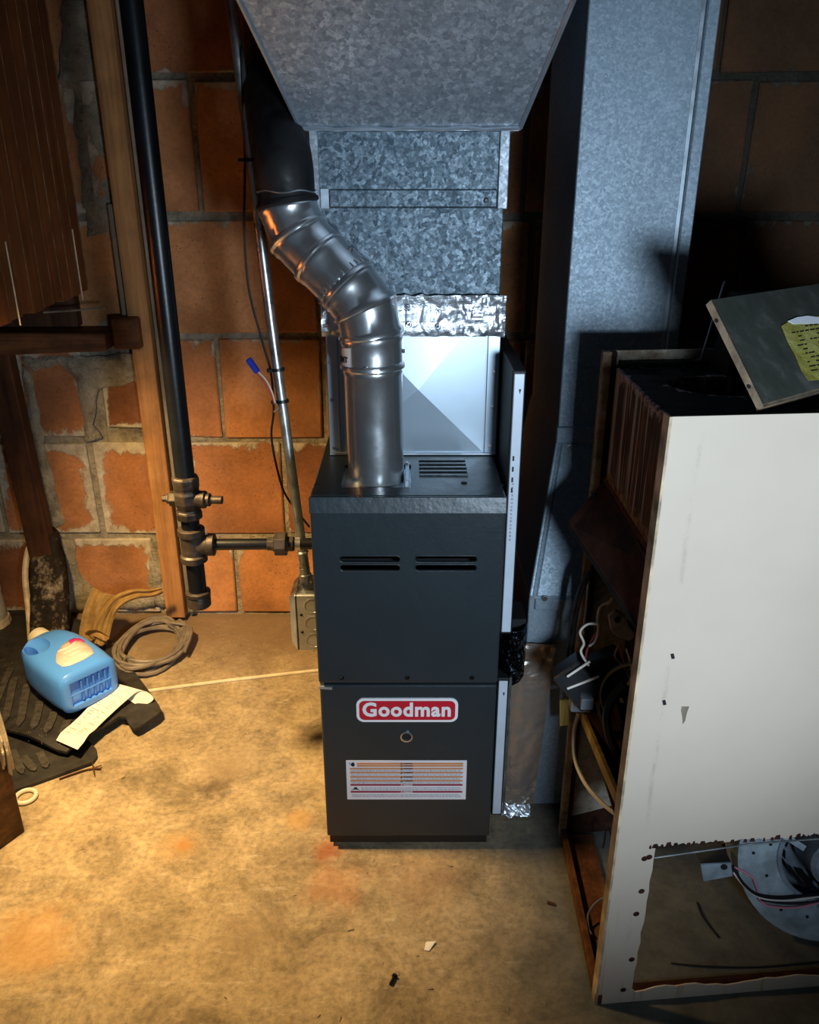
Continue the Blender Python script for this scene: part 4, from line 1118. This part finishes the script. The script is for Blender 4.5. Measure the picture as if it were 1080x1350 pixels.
# blue-black cloth and hinged rusty flap
fl0, fl1 = Vector((.376, 1.478, .895)), Vector((.372, 1.125, .892))
fo0, fo1 = at(750, 691, X=.302), Vector((.354, 1.092, .798))
n_ = (fo0-fl0).cross(fl1-fl0).normalized()
MB().prism([fl0, fl1, fo1, fo0], n_*.004).done('rusty_flap', M['dark_rust'], r, label='bent dark rusty flap sticking out of the open side')
MB().tube([fo0, fo1], .005, 6).done('flap_lip', M['soot_shade'], r)
def clothf(u, v):
    p = at(780+34*u, 648+34*v, Y=1.452 - .012*v)
    return p + Vector((.008*mnoise.noise(p*40), .018*mnoise.noise(p*30), -.018*u))
MB().grid(clothf, 10, 10).done('dark_rag', M['cloth'], r, smooth='all')
# wiring compartment
rb = MB().bar(at(745, 876, Y=1.36), at(782, 920, Y=1.34), .062, .055, (0,1,0)).done('relay_block', M['relay'], r, bevel=.003)
q = at(770, 915, Y=1.34)
MB().box(q.x-.012, q.x+.012, q.y-.035, q.y-.020, q.z-.012, q.z+.012).done('terminal', M['motor'], rb, bevel=.001)
for a, b in (((748,892),(778,872)), ((748,908),(790,892))):
    MB().tube([at(*a, Y=1.322), at(*b, Y=1.322)], .0025, 6).done('terminal_strap', M['white_wire'], rb)
MB().bar(at(790, 862, Y=1.38), at(815, 915, Y=1.36), .07, .05, (0,1,0)).done('transformer', M['relay'], r, bevel=.004)
MB().bar(at(752, 925, Y=1.37), at(778, 926, Y=1.37), .03, .03, (0,1,0)).done('relay_foot', M['motor'], r, bevel=.002)
MB().prism([at(px, py, Y=1.33) for px, py in ((803,814),(813,806),(822,812),(838,838),(832,846),(815,840),(806,832))], (0,.012,0)).done('metal_bracket', M['old_beige'], r, bevel=.001)
q = at(814, 817, Y=1.328); MB().lathe([(0,.006),(.001,.006)], q, (0,-1,0), 10).done('bracket_hole', M['void'], r)
MB().box(.45, .90, 1.20, 1.47, .42, .88).done('burner_box', M['soot_shade'], r)
W_ = [
 ('white_wire', [(806,793,1.35),(792,800,1.35),(788,815,1.35),(789,830,1.34),(785,845,1.34),(777,852,1.34)], .0024),
 ('white_wire', [(789,823,1.34),(775,823,1.34),(765,833,1.34),(770,848,1.34),(766,860,1.33),(776,877,1.33)], .0024),
 ('red_wire', [(793,825,1.35),(783,840,1.35),(775,855,1.35),(772,868,1.34)], .002),
 ('black_wire', [(779,752,1.45),(765,775,1.45),(756,810,1.45),(750,850,1.44),(745,880,1.40)], .0038),
 ('black_wire', [(781,750,1.45),(768,780,1.45),(759,815,1.45),(755,855,1.44),(752,885,1.40)], .0038),
 ('white_wire', [(776,765,1.46),(773,800,1.46),(769,835,1.46)], .0024),
 ('white_wire', [(826,855,1.30),(833,880,1.30),(832,895,1.30),(826,905,1.30)], .0024),
 ('red_wire', [(818,850,1.31),(822,870,1.31),(825,880,1.31)], .002),
 ('grey_wire', [(818,848,1.31),(811,865,1.31),(822,878,1.31),(830,895,1.31),(828,905,1.31)], .002),
 ('black_cable', [(842,872,1.24),(815,880,1.28),(798,895,1.30),(792,915,1.31),(796,935,1.31)], .0035),
 ('grey_cable', [(824,902,1.28),(808,920,1.28),(800,945,1.27),(805,975,1.26),(818,1000,1.25)], .0085),
 ('black_cable', [(800,905,1.33),(790,930,1.33),(800,960,1.32),(815,990,1.30)], .006),
 ('blue_wire', [(833,845,1.28),(838,858,1.28),(841,865,1.28)], .004),
 ('white_cable', [(763,940,1.46),(757,965,1.45),(758,1000,1.42),(770,1030,1.36),(790,1055,1.28),(815,1076,1.19)], .0042),
 ('dark_cable', [(806,1100,1.40),(800,1090,1.40),(797,1110,1.40),(795,1118,1.40)], .002)]
cm = {'white_wire':'white_wire','red_wire':'red_wire','black_wire':'blk_wire','grey_wire':'grey_wood','black_cable':'blk_wire','grey_cable':'blk_wire','blue_wire':'cloth','white_cable':'white_wire','dark_cable':'blk_wire'}
for nme, pts, rad in W_: wire(nme, pts, rad, M[cm[nme]], r, None)
wire('yellow_wire_end', [(801,797,1.345),(808,789,1.345)], .0026, M['yellow_wire'], r, None)
wire('copper_tube', [(803,905,1.33),(815,935,1.30),(822,955,1.28),(838,975,1.22)], .010, M['dark_rust'], r, None)
# rod across the opening
MB().tube([F(*fp_(858,1144), -.02), F(*fp_(1000,1130), -.03), F(L_, fp_(1080,1122)[1], -.03)], .0018, 6).done('thin_rod', M['emt'], r, smooth=True)
wire('bent_wire', [(800,1182,1.25),(786,1190,1.25),(776,1205,1.24),(776,1222,1.22),(780,1232,1.20)], .0022, M['emt'], r, None)

# things inside the old cabinet
r = root('control_bracket', at(935, 1160, Y=1.20), 'loose galvanised channel bracket hanging inside the old cabinet opening', 'bracket')
a = [at(px, py, Y=yy) for px, py, yy in ((928,1162,1.16),(966,1155,1.165),(964,1138,1.165),(924,1140,1.16))]
MB().prism(a, (0,.003,0)).done('front_flange', M['blower'], r)
b = [at(px, py, Y=yy) for px, py, yy in ((924,1140,1.16),(964,1138,1.165),(950,1112,1.32),(908,1114,1.32))]
MB().prism(b, (0,0,.003)).done('top_plate', M['motor'], r)
q = at(955, 1143, Y=1.160); MB().lathe([(0,.006),(.0015,.006)], q, (0,-1,0), 10).done('hole', M['void'], r)

bc = Vector((.83, 1.25, .175)); tilt = Vector((-.10, -1, .34)).normalized()
r = root('blower', (bc.x, bc.y, 0), 'round zinc blower housing with motor standing inside the old cabinet', 'blower')
ux_ = Vector((1,0,0)); ux_ = (ux_ - tilt*ux_.dot(tilt)).normalized(); uz_ = tilt.cross(ux_); uz_ = -uz_ if uz_.z < 0 else uz_
def BP(a, rad, d=0.0): return bc + ux_*math.cos(a)*rad + uz_*math.sin(a)*rad + tilt*d
def prof(a):
    return .152 + .020*((a % (2*math.pi))/(2*math.pi))
NB = 56
def annulus(r0f, r1f, d0, d1):
    m = MB(); ro0=[];ri0=[];ro1=[];ri1=[]
    for k in range(NB):
        a = 2*math.pi*k/NB
        ro0.append(m.bm.verts.new(BP(a, r1f(a), d0))); ri0.append(m.bm.verts.new(BP(a, r0f(a), d0)))
        ro1.append(m.bm.verts.new(BP(a, r1f(a), d1))); ri1.append(m.bm.verts.new(BP(a, r0f(a), d1)))
    for k in range(NB):
        j = (k+1)%NB
        m.bm.faces.new((ro0[k],ro0[j],ri0[j],ri0[k])); m.bm.faces.new((ro1[k],ri1[k],ri1[j],ro1[j]))
        m.bm.faces.new((ro0[k],ro1[k],ro1[j],ro0[j])); m.bm.faces.new((ri0[k],ri0[j],ri1[j],ri1[k]))
    return m
annulus(lambda a: .082, prof, 0, .003).done('scroll_side', M['blower'], r)
annulus(lambda a: prof(a)-.004, lambda a: prof(a)-.0005, -.105, 0).done('scroll_wrap', M['blower'], r)
annulus(lambda a: prof(a)-.006, lambda a: prof(a)+.004, -.002, .0055).done('seam_rim', M['blower'], r)
m = MB()
for k in range(NB): pass
annulus(lambda a: .082, lambda a: .090, .001, .010).done('inlet_ring', M['motor'], r)
MB().lathe([(-.10,.150),(-.098,.150)], bc, tilt, 40).done('rear_side', M['motor'], r)
for k in range(18):
    a = 2*math.pi*k/18
    MB().bar(BP(a,.070,-.005), BP(a,.070,-.09), .016, .0015, BP(a,1)-bc).done('fan_blade', M['void'], r)
mt = MB().lathe([(-.06,.046),(.030,.046),(.038,.038),(.040,.016),(.048,.014)], bc+ux_*.012, tilt, 24).done('motor', M['motor'], r, smooth=True)
for k in range(3):
    a = 2*math.pi*k/3 + .5
    MB().bar(BP(a,.046,.012), BP(a,.100,.008), .012, .003, tilt).done('motor_arm', M['blower'], r)
MB().bar(BP(2.4,.085,.008), BP(2.75,.135,.006), .020, .016, tilt).done('cable_clamp', M['emt'], r, bevel=.004)
for a, rad in ((2.6,.14),(3.1,.135),(3.5,.115),(4.1,.135),(4.5,.125),(3.8,.145),(2.9,.105),(4.8,.14)):
    MB().lathe([(0,.0035),(.0006,.0035)], BP(a, rad, .0028), tilt, 8).done('hole', M['void'], r)
def bw(name, pxs, rad, mat):
    pl = (bc + tilt*.012, tilt)
    MB().tube(smooth_path([at(px, py, pl=pl) for px, py in pxs], 5), rad, 6).done(name, mat, r, smooth=True)
bw('black_wire', [(966,1142),(980,1165),(1000,1180),(1030,1184),(1060,1181),(1090,1178)], .0036, M['blk_wire'])
bw('white_wire', [(967,1150),(985,1172),(1005,1184),(1035,1187),(1065,1184),(1090,1180)], .0024, M['white_wire'])
bw('pink_wire', [(968,1143),(990,1155),(996,1165),(1000,1176)], .0022, M['pink_wire'])
bw('pink_wire', [(1000,1184),(1012,1194),(1040,1197),(1065,1194),(1090,1187)], .0022, M['pink_wire'])
bw('black_wire', [(1000,1186),(1030,1191),(1060,1191),(1090,1186)], .0022, M['blk_wire'])

# loose grey plate lying on top
P0 = Vector((.487, 1.095, 1.152)); bdir = Vector((.80, .595, 0)).normalized(); up_ = Vector((-.045, .133, .124))
r = root('loose_plate', P0, 'loose grey painted metal plate with yellow label leaning on the old cabinet top', 'plate')
nn = bdir.cross(up_).normalized(); nn = nn if nn.z > 0 else -nn
Lw = .42
MB().prism([P0, P0+bdir*Lw, P0+bdir*Lw+up_, P0+up_], -nn*.003).done('plate', M['plate'], r)
MB().prism([P0, P0+bdir*Lw, P0+bdir*Lw-nn*.013, P0-nn*.013], up_.normalized()*.004).done('bottom_flange', M['fibre'], r, label='pale fibrous bottom flange')
MB().prism([P0-bdir*.0005, P0+up_-bdir*.0005, P0+up_-nn*.011-bdir*.0005, P0-nn*.011-bdir*.0005], bdir*.004).done('side_flange', M['fibre'], r, label='pale fibrous side flange')
for f in (.2, .82):
    c = P0+up_*f-nn*.006-bdir*.0007; MB().lathe([(0,.003),(.0008,.003)], c, -bdir, 8).done('hole', M['void'], r)
plp = (P0+nn*.001, nn)
def lab(pxs, d, name, mat, par):
    return MB().prism([at(px, py, pl=plp)+nn*d for px, py in pxs], nn*.0006).done(name, mat, par)
yl = lab([(1030,430),(1042,423),(1060,419),(1090,416),(1130,412),(1150,480),(1100,500),(1066,502),(1056,488),(1048,468),(1038,450)], .0002, 'yellow_label', M['yellow_label'], r); yl['label'] = 'worn yellow paper label with black print'
lab([(1038,424),(1050,419),(1064,417),(1080,419),(1100,423),(1100,428),(1070,427),(1046,428)], .0009, 'white_heading', M['label_white'], yl)
rd = random.Random(8); m = MB()
for row in range(11):
    y0 = 433 + row*6.0; xs = 1040 + row*2.4 + rd.uniform(0, 8); 
    while xs < 1110:
        w = rd.uniform(3, 9)
        a = [at(px, py - (px-1040)*.16, pl=plp)+nn*.0009 for px, py in ((xs, y0+1.6), (xs+w, y0+1.6), (xs+w, y0), (xs, y0))]
        if rd.random() > .25: m.prism(a, nn*.0004)
        xs += w + 1.5
m.done('small_print', M['ink'], yl, kind='stuff')

# ================================================================== FLOOR CLUTTER
def fxy(pts, z=0.0): return [(lambda q: (q.x, q.y))(at(px, py, Z=z)) for px, py in pts]
# lower mat
r = root('rubber_mat', at(60, 1005, Z=0), 'lower black rubber mat lying flat on floor beneath the other mat', 'mat')
z2 = lambda x, y: .004 + .004*mnoise.noise(Vector((x*5, y*5, 1)))
MB().sheet(fxy([(-120,960),(20,930),(100,960),(118,978),(127,988),(128,998),(122,1006),(60,1028),(10,1046),(-140,1100)], .008), z2, .007, 3).done('mat_sheet', M['rubber'], r, smooth=True)
def rib(px0, py0, px1, py1, w, z, parent, zf=None):
    a = at(px0, py0, Z=z); b = at(px1, py1, Z=z); m = MB()
    d = (b-a).normalized(); nrm = Vector((-d.y, d.x, 0)); k = 6; rows = []
    for i in range(k+1):
        c = a.lerp(b, i/k); ww = w if i < k else w*.25
        rows.append([c+nrm*ww/2, c-nrm*ww/2])
    zf = zf or (lambda x, y: z)
    def col(p, dz): return Vector((p.x, p.y, zf(p.x, p.y)+dz))
    V = [[m.bm.verts.new(col(p, dz)) for p in row for dz in (0, .007)] for row in rows]
    for p, q in zip(V, V[1:]):
        m.bm.faces.new((p[1],q[1],q[3],p[3])); m.bm.faces.new((p[0],p[1],q[1],q[0])); m.bm.faces.new((p[2],q[2],q[3],p[3]))
    m.bm.faces.new((V[0][0],V[0][2],V[0][3],V[0][1])); m.bm.faces.new((V[-1][0],V[-1][1],V[-1][3],V[-1][2]))
    return m.done('raised_rib', M['rubber_rib'], parent)
for x0, y0, x1, y1 in ((30,998,47,1016),(16,990,30,1020),(52,992,62,1012)): rib(x0, y0, x1, y1, .020, .014, r, lambda x, y: z2(x, y)+.0065)
# upper mat
r = root('rubber_mat', at(100, 900, Z=0), 'upper ribbed black rubber mat under the blue jug', 'mat')
def z1(x, y):
    d = (Vector((x, y)) - Vector((-.73, 1.93))).length
    lift = .018*max(0, 1-d/.25) + .022*max(0, 1-abs(y-1.80)/.10)*max(0, min(1, (-.78-x)/.12))
    return .016 + lift + .005*mnoise.noise(Vector((x*7, y*7, 4)))
MB().sheet(fxy([(-160,960),(-150,800),(30,800),(120,818),(150,846),(172,875),(196,912),(211,934),(212,941),(207,946),(184,960),(178,962),(172,958),(166,948),(158,946),(140,958),(110,975),(99,985),(88,992),(76,990),(50,980),(2,962),(-60,958)], .030), z1, .008, 4).done('mat_sheet', M['rubber'], r, smooth=True)
zr = lambda x, y: z1(x, y)+.0072
for x0, y0, x1, y1 in ((14,880,-14,945),(19,893,5,956),(36,902,25,962),(53,924,44,967),(71,938,62,973),(-6,865,-30,930),(90,950,83,976)):
    rib(x0, y0, x1, y1, .021, .03, r, zr)
m = MB(); rd = random.Random(2)
for k in range(90):
    q = at(rd.uniform(0, 110), rd.uniform(865, 985), Z=.03); zz_ = zr(q.x, q.y)
    m.box(q.x-.0007, q.x+.0007, q.y-.0007, q.y+.0007, zz_+.001, zz_+.0025)
m.done('dust_speck', M['debris'], r, kind='stuff')

# blue jug
jb = Vector((-.895, 1.935, 0)); ja = Vector((-.755, .655, 0)).normalized(); js = Vector((-ja.y, ja.x, 0))
js = js if js.y > 0 else -js                                        # towards the wall
JZ = .110
r = root('detergent_jug', jb + Vector((0,0,.03)), 'blue plastic detergent jug lying on its side on black mat', 'jug')
def JP(t, s, n): return Vector((jb.x, jb.y, JZ)) + ja*t*1.07 + js*s + Vector((0,0,1))*n
SEC = [(-.002,.070,.050,0),(.002,.080,.059,0),(.010,.086,.065,0),(.06,.090,.068,0),(.14,.091,.069,0),(.195,.087,.067,0),(.235,.078,.061,.002),(.265,.060,.052,.010),(.288,.044,.041,.020),(.302,.030,.030,.026),(.310,.024,.024,.028)]
def secat(t):
    for a, b in zip(SEC, SEC[1:]):
        if t <= b[0]:
            f = (t-a[0])/(b[0]-a[0]); return [a[i]*(1-f)+b[i]*f for i in range(4)]
    return list(SEC[-1])
PE = 4.2
def sup(c, e): return math.copysign(abs(c)**(2/e), c)
m = MB(); rings = []
for t, w, h, o_ in SEC:
    rings.append([m.bm.verts.new(JP(t, o_+w*sup(math.cos(a), PE if t < .28 else 2.2), h*sup(math.sin(a), PE if t < .28 else 2.2))) for a in [2*math.pi*k/48 for k in range(48)]])
for p, q in zip(rings, rings[1:]):
    for k in range(48): m.bm.faces.new((p[k], p[(k+1)%48], q[(k+1)%48], q[k]))
m.bm.faces.new(rings[0][::-1]); m.bm.faces.new(rings[-1])
body = m.done('body', M['jug'], r)
def ell(t0, s0, n0, at_, as_, an, n1=20, n2=12):
    mm = MB(); rs = []
    for i in range(1, n2):
        th = math.pi*i/n2
        rs.append([mm.bm.verts.new(JP(t0+at_*math.sin(th)*math.cos(2*math.pi*k/n1), s0+as_*math.sin(th)*math.sin(2*math.pi*k/n1), n0+an*math.cos(th))) for k in range(n1)])
    for p, q in zip(rs, rs[1:]):
        for k in range(n1): mm.bm.faces.new((p[k], p[(k+1)%n1], q[(k+1)%n1], q[k]))
    mm.bm.faces.new(rs[0][::-1]); mm.bm.faces.new(rs[-1]); return mm
hole = MB().hexa([JP(.222+.027*math.cos(a), -.050+.016*math.sin(a), -.09) for a in [i*math.pi/10 for i in range(20)]],
                 [JP(.222+.027*math.cos(a), -.050+.016*math.sin(a), .09) for a in [i*math.pi/10 for i in range(20)]])
basecut = MB().hexa([JP(-.01,-.062,-.040), JP(-.01,.062,-.040), JP(-.01,.062,.040), JP(-.01,-.062,.040)],
                    [JP(.007,-.058,-.036), JP(.007,.058,-.036), JP(.007,.058,.036), JP(.007,-.058,.036)])
cut(body, [ell(.212,-.044,.069,.062,.040,.034), hole, basecut])
for p in body.data.polygons: p.use_smooth = True
body.data.set_sharp_from_angle(angle=math.radians(32))
for k in range(5):
    s = -.026 + .018*k
    MB().hexa([JP(.006, s-.003, -.034), JP(.006, s+.003, -.034), JP(-.0015, s+.0015, -.030), JP(-.0015, s-.0015, -.030)],
              [JP(.006, s-.003, .034), JP(.006, s+.003, .034), JP(-.0015, s+.0015, .030), JP(-.0015, s-.0015, .030)]).done('base_rib', M['jug_dark'], r, bevel=.0008)
MB().tube([JP(-.001,-.066,0), JP(-.0025,0,.000), JP(-.001,.066,0)], .0018, 6).done('mould_seam', M['jug'], r, smooth=True)
MB().lathe([(0,.031),(.004,.034),(.040,.033),(.044,.028),(.0445,.020)], JP(.304,.028,0), ja, 24).done('cap', M['cream'], r, smooth=True, label='cream screw cap')
def jtop(t, s):
    _, w, h, o_ = secat(t); x = min(.98, abs((s-o_)/w)); return h*(1-x**PE)**(1/PE)
lab_o = [(.035,-.030),(.045,-.048),(.075,-.050),(.110,-.030),(.140,.004),(.152,.034),(.142,.052),(.115,.058),(.070,.056),(.042,.044),(.034,.010)]
def jl(outline, name, mat, par, e, cuts=3):
    m = MB(); m.sheet(outline, lambda x, y: 0, .0006, cuts)
    for v in m.bm.verts: v.co = JP(v.co.x, v.co.y, jtop(v.co.x, v.co.y)+e+v.co.z)
    return m.done(name, mat, par, smooth='all')
lb2 = jl(lab_o, 'label', M['label_pink'], r, .0012, 4); lb2['label'] = 'pale pink front label'
jl([(.125,.022),(.150,.030),(.152,.048),(.140,.060),(.118,.062),(.118,.052),(.138,.046),(.134,.036)], 'pink_print', M['magenta'], lb2, .0020, 2)
for k in range(4):
    t = .118-.020*k; jl([(t, -.02+.006*k), (t+.003, -.02+.006*k), (t+.003, .040), (t, .040)], 'print_line', M['label_white'], lb2, .0019, 2)

# receipt
r = root('receipt', at(120, 950, Z=.04), 'long white paper receipt curling over the black mats in front of the jug', 'receipt')
cl = [at(88, 982, Z=.048), at(102, 966, Z=.045), at(118, 950, Z=.048), at(136, 932, Z=.050), at(152, 918, Z=.056), at(166, 907, Z=.064), at(178, 908, Z=.066), at(186, 918, Z=.052), at(180, 925, Z=.040), at(172, 924, Z=.042)]
ed = [Vector((.030,-.016,0)), Vector((.030,-.017,0)), Vector((.030,-.020,.002)), Vector((.031,-.018,0)), Vector((.031,-.018,0)), Vector((.032,-.016,0)), Vector((.032,-.012,0)), Vector((.032,-.008,-.002)), Vector((.020,-.008,-.004)), Vector((.012,-.006,-.004))]
ctr_ = smooth_path(cl, 6); eds = [e*1.3 for e in smooth_path(ed, 6)]
def rc(u, v):
    i = min(len(ctr_)-1, int(round(u*(len(ctr_)-1)))); p = ctr_[i] + eds[i]*(v*2-1)*.92
    p.z = max(p.z, z1(p.x, p.y)+.016) if u < .55 else max(p.z, .030)
    return p
MB().grid(rc, len(ctr_)-1, 6).done('paper_strip', M['paper'], r, smooth='all')
rd = random.Random(12); m = MB()
for i in range(4, 32):
    u0 = (i+.2)/(len(ctr_)-1)
    v = .12
    for v0, v1 in ((.14, .14+rd.uniform(.12,.4)), (.60, .60+rd.uniform(.05,.25))):
        if rd.random() < .3: continue
        ks = [v0 + (v1-v0)*k/4 for k in range(5)]
        ii = i; a_ = [ctr_[ii]+eds[ii]*(v*2-1)*.92 for v in ks]; b_ = [(ctr_[ii]*.75+ctr_[ii+1]*.25)+(eds[ii])*(v*2-1)*.92 for v in ks]
        for k in range(4):
            qs = [a_[k], a_[k+1], b_[k+1], b_[k]]
            for q in qs: q.z = max(q.z, z1(q.x, q.y)+.016)
            m.bm.faces.new([m.bm.verts.new(q+Vector((0,0,.0012))) for q in qs])
m.done('small_print', M['faint_ink'], r, kind='stuff')

# tan crumpled paper
r = root('crumpled_paper', at(125, 840, Z=0), 'torn tan crumpled kraft paper standing between jug and block wall', 'paper')
def strip(name, pxs, wid, mat, par, fold=.004, seed=0):
    ps = smooth_path([at(px, py, Y=Y) for px, py, Y in pxs], 5); n = len(ps)
    def f(u, v):
        i = min(n-1, int(round(u*(n-1)))); p = ps[i]; t = (ps[min(i+1,n-1)]-ps[max(i-1,0)]).normalized()
        s_ = t.cross(Vector((0,-1,.25))).normalized(); w = wid[0]*(1-u)+wid[1]*u
        return p + s_*(v-.5)*w + Vector((0,-1,.3))*fold*(math.sin(v*11+u*3+seed)+.8*mnoise.noise(Vector((u*6,v*6,seed))))
    m = MB().grid(f, n-1, 10); 
    r_ = bmesh.ops.solidify(m.bm, geom=m.bm.faces[:], thickness=.0012)
    return m.done(name, mat, par)
strip('folded_sheet', [(122,852,2.28),(124,830,2.30),(130,805,2.33),(140,782,2.36)], (.085,.095), M['tan_paper'], r, .007, 1)
strip('torn_arm', [(133,840,2.28),(140,815,2.30),(152,795,2.32),(175,784,2.34),(200,782,2.36),(214,778,2.37)], (.055,.022), M['tan_paper'], r, .006, 4)
strip('torn_arm', [(118,842,2.26),(126,838,2.25),(140,846,2.25)], (.05,.035), M['tan_paper'], r, .008, 7)

# coiled cable
cc_ = at(199, 852, Z=.02)
pts = []; rd = random.Random(6)
for k in range(7*24):
    a = 2*math.pi*k/24 + 1.0; lp = k/24
    rx_, ry_ = .098+.010*math.sin(lp*2.1)+.012*math.sin(lp*5), .138+.018*math.sin(lp*3.3)
    pts.append(Vector((cc_.x + rx_*math.cos(a) + .006*math.sin(lp*4), cc_.y + ry_*math.sin(a) + .008*math.cos(lp*3), .010 + .009*(int(lp)%4) + .010*math.sin(a*1+lp)**2)))
r = root('coiled_cable', (cc_.x, cc_.y, 0), 'coil of grey brown cable lying on the floor against the block wall', 'cable')
MB().tube(pts, .0068, 7).done('coil', M['cable'], r, smooth=True)
q = Vector((cc_.x+.055, cc_.y+.095, .03))
for k in range(6):
    MB().tube(smooth_path([q+Vector((-.01-.004*k,.0,.005*k)), q+Vector((.012+.01*k,.02-.01*k,.02)), q+Vector((.03+.008*k,.0-.03*k,.005))], 4), .0055, 6).done('loose_end', M['cable'], r, smooth=True)
MB().tube([Vector((cc_.x-.03+.02*math.cos(a), cc_.y-.118, .025+.030*math.sin(a))) for a in [i*math.pi/8 for i in range(16)]], .005, 6, closed=True).done('tape_wrap', M['grey_wood'], r)

# cream strip on the floor
a = at(192, 911, Z=.004); b = at(300, 897, Z=.004); c = at(425, 883, Z=.004)
m = MB(); ps = smooth_path([a, b, c], 8)
for p, q in zip(ps, ps[1:]): m.bar(p, q+(q-p)*.02, .011, .004)
tag(m.done('wood_strip', M['strip']), 'long thin cream strip lying on floor from mats to furnace', 'strip')
# ring, twig, scraps
q = at(34, 1050, Z=.006)
m = MB().tube([(q.x+.024*math.cos(t), q.y+.024*math.sin(t), .006) for t in [i*math.pi/14 for i in range(28)]], .0055, 8, closed=True)
tag(m.done('plastic_ring', M['cream'], smooth=True), 'small cream plastic ring on the floor beside the lower mat', 'ring')
m = MB().tube(smooth_path([at(78, 1027, Z=.004), at(100, 1019, Z=.005), at(118, 1014, Z=.004), at(133, 1013, Z=.006)], 4), .0022, 6)
m.tube([at(122, 1006, Z=.012), at(125, 1023, Z=.003)], .0016, 5); m.tube([at(117, 1015, Z=.004), at(134, 1009, Z=.008)], .0016, 5)
tag(m.done('twig', M['dark_wood'], smooth=True), 'thin brown twig on the floor at edge of lower mat', 'twig')
q = at(567, 1246, Z=.001)
m = MB().prism([(q.x-.012,q.y-.012,.001),(q.x-.002,q.y-.014,.001),(q.x+.012,q.y+.006,.004),(q.x-.008,q.y+.006,.002)], (0,0,.0012))
tag(m.done('paper_scrap', M['paper']), 'small pale torn paper scrap on the floor in front of furnace', 'scrap')
a = at(515, 1298, Z=.004); b = at(520, 1288, Z=.004)
m = MB().tube([a, b], .0035, 8); m.lathe([(0,.006),(.004,.006)], b, (b-a), 6)
tag(m.done('loose_bolt', M['dark_screw']), 'small dark loose bolt on the floor in front of furnace', 'bolt')
a = at(722, 1190, Z=.002); b = at(732, 1193, Z=.002)
tag(MB().bar(a, b, .006, .004).done('wood_chip', M['dark_wood']), 'tiny brown wood chip on floor beside the old cabinet', 'chip')
wire_o = MB().tube(smooth_path([at(920,1190,Z=.002), at(928,1210,Z=.004), at(948,1236,Z=.002)], 5), .0025, 6).done('wire_scrap', M['blk_wire'], smooth=True)
tag(wire_o, 'curved black wire scrap on floor inside the old cabinet', 'wire')
wire_o = MB().tube(smooth_path([at(885,1270,Z=.002), at(930,1274,Z=.003), at(1000,1275,Z=.002), at(1080,1268,Z=.003)], 5), .0015, 6).done('wire_scrap', M['blk_wire'], smooth=True)
tag(wire_o, 'long thin dark wire lying along floor inside old cabinet front', 'wire')

rd = random.Random(21); m = MB()
for k in range(300):
    if k < 230:
        x = rd.uniform(-.72, -.24); y = rd.gauss(2.36, .10)
        if y > WY-.01 or y < 1.95: continue
    elif k < 265: x = rd.uniform(-.9, .3); y = rd.uniform(1.0, 2.0)
    else: x = rd.uniform(-.25, .3); y = rd.uniform(1.0, 1.42)
    if abs(x) < .2 and y > 1.42: continue
    s_ = rd.uniform(.0008, .0024); a = rd.uniform(0, 3.14); l_ = s_*rd.uniform(1, 3.0)
    d = Vector((math.cos(a), math.sin(a), 0))
    m.bar(Vector((x, y, s_*.3))-d*l_, Vector((x, y, s_*.4+.0006))+d*l_, s_, s_*.6)
fl_d = m.done('debris', M['debris']); fl_d['kind'] = 'stuff'; fl_d['label'] = 'scattered wood chips and grit on the concrete floor'
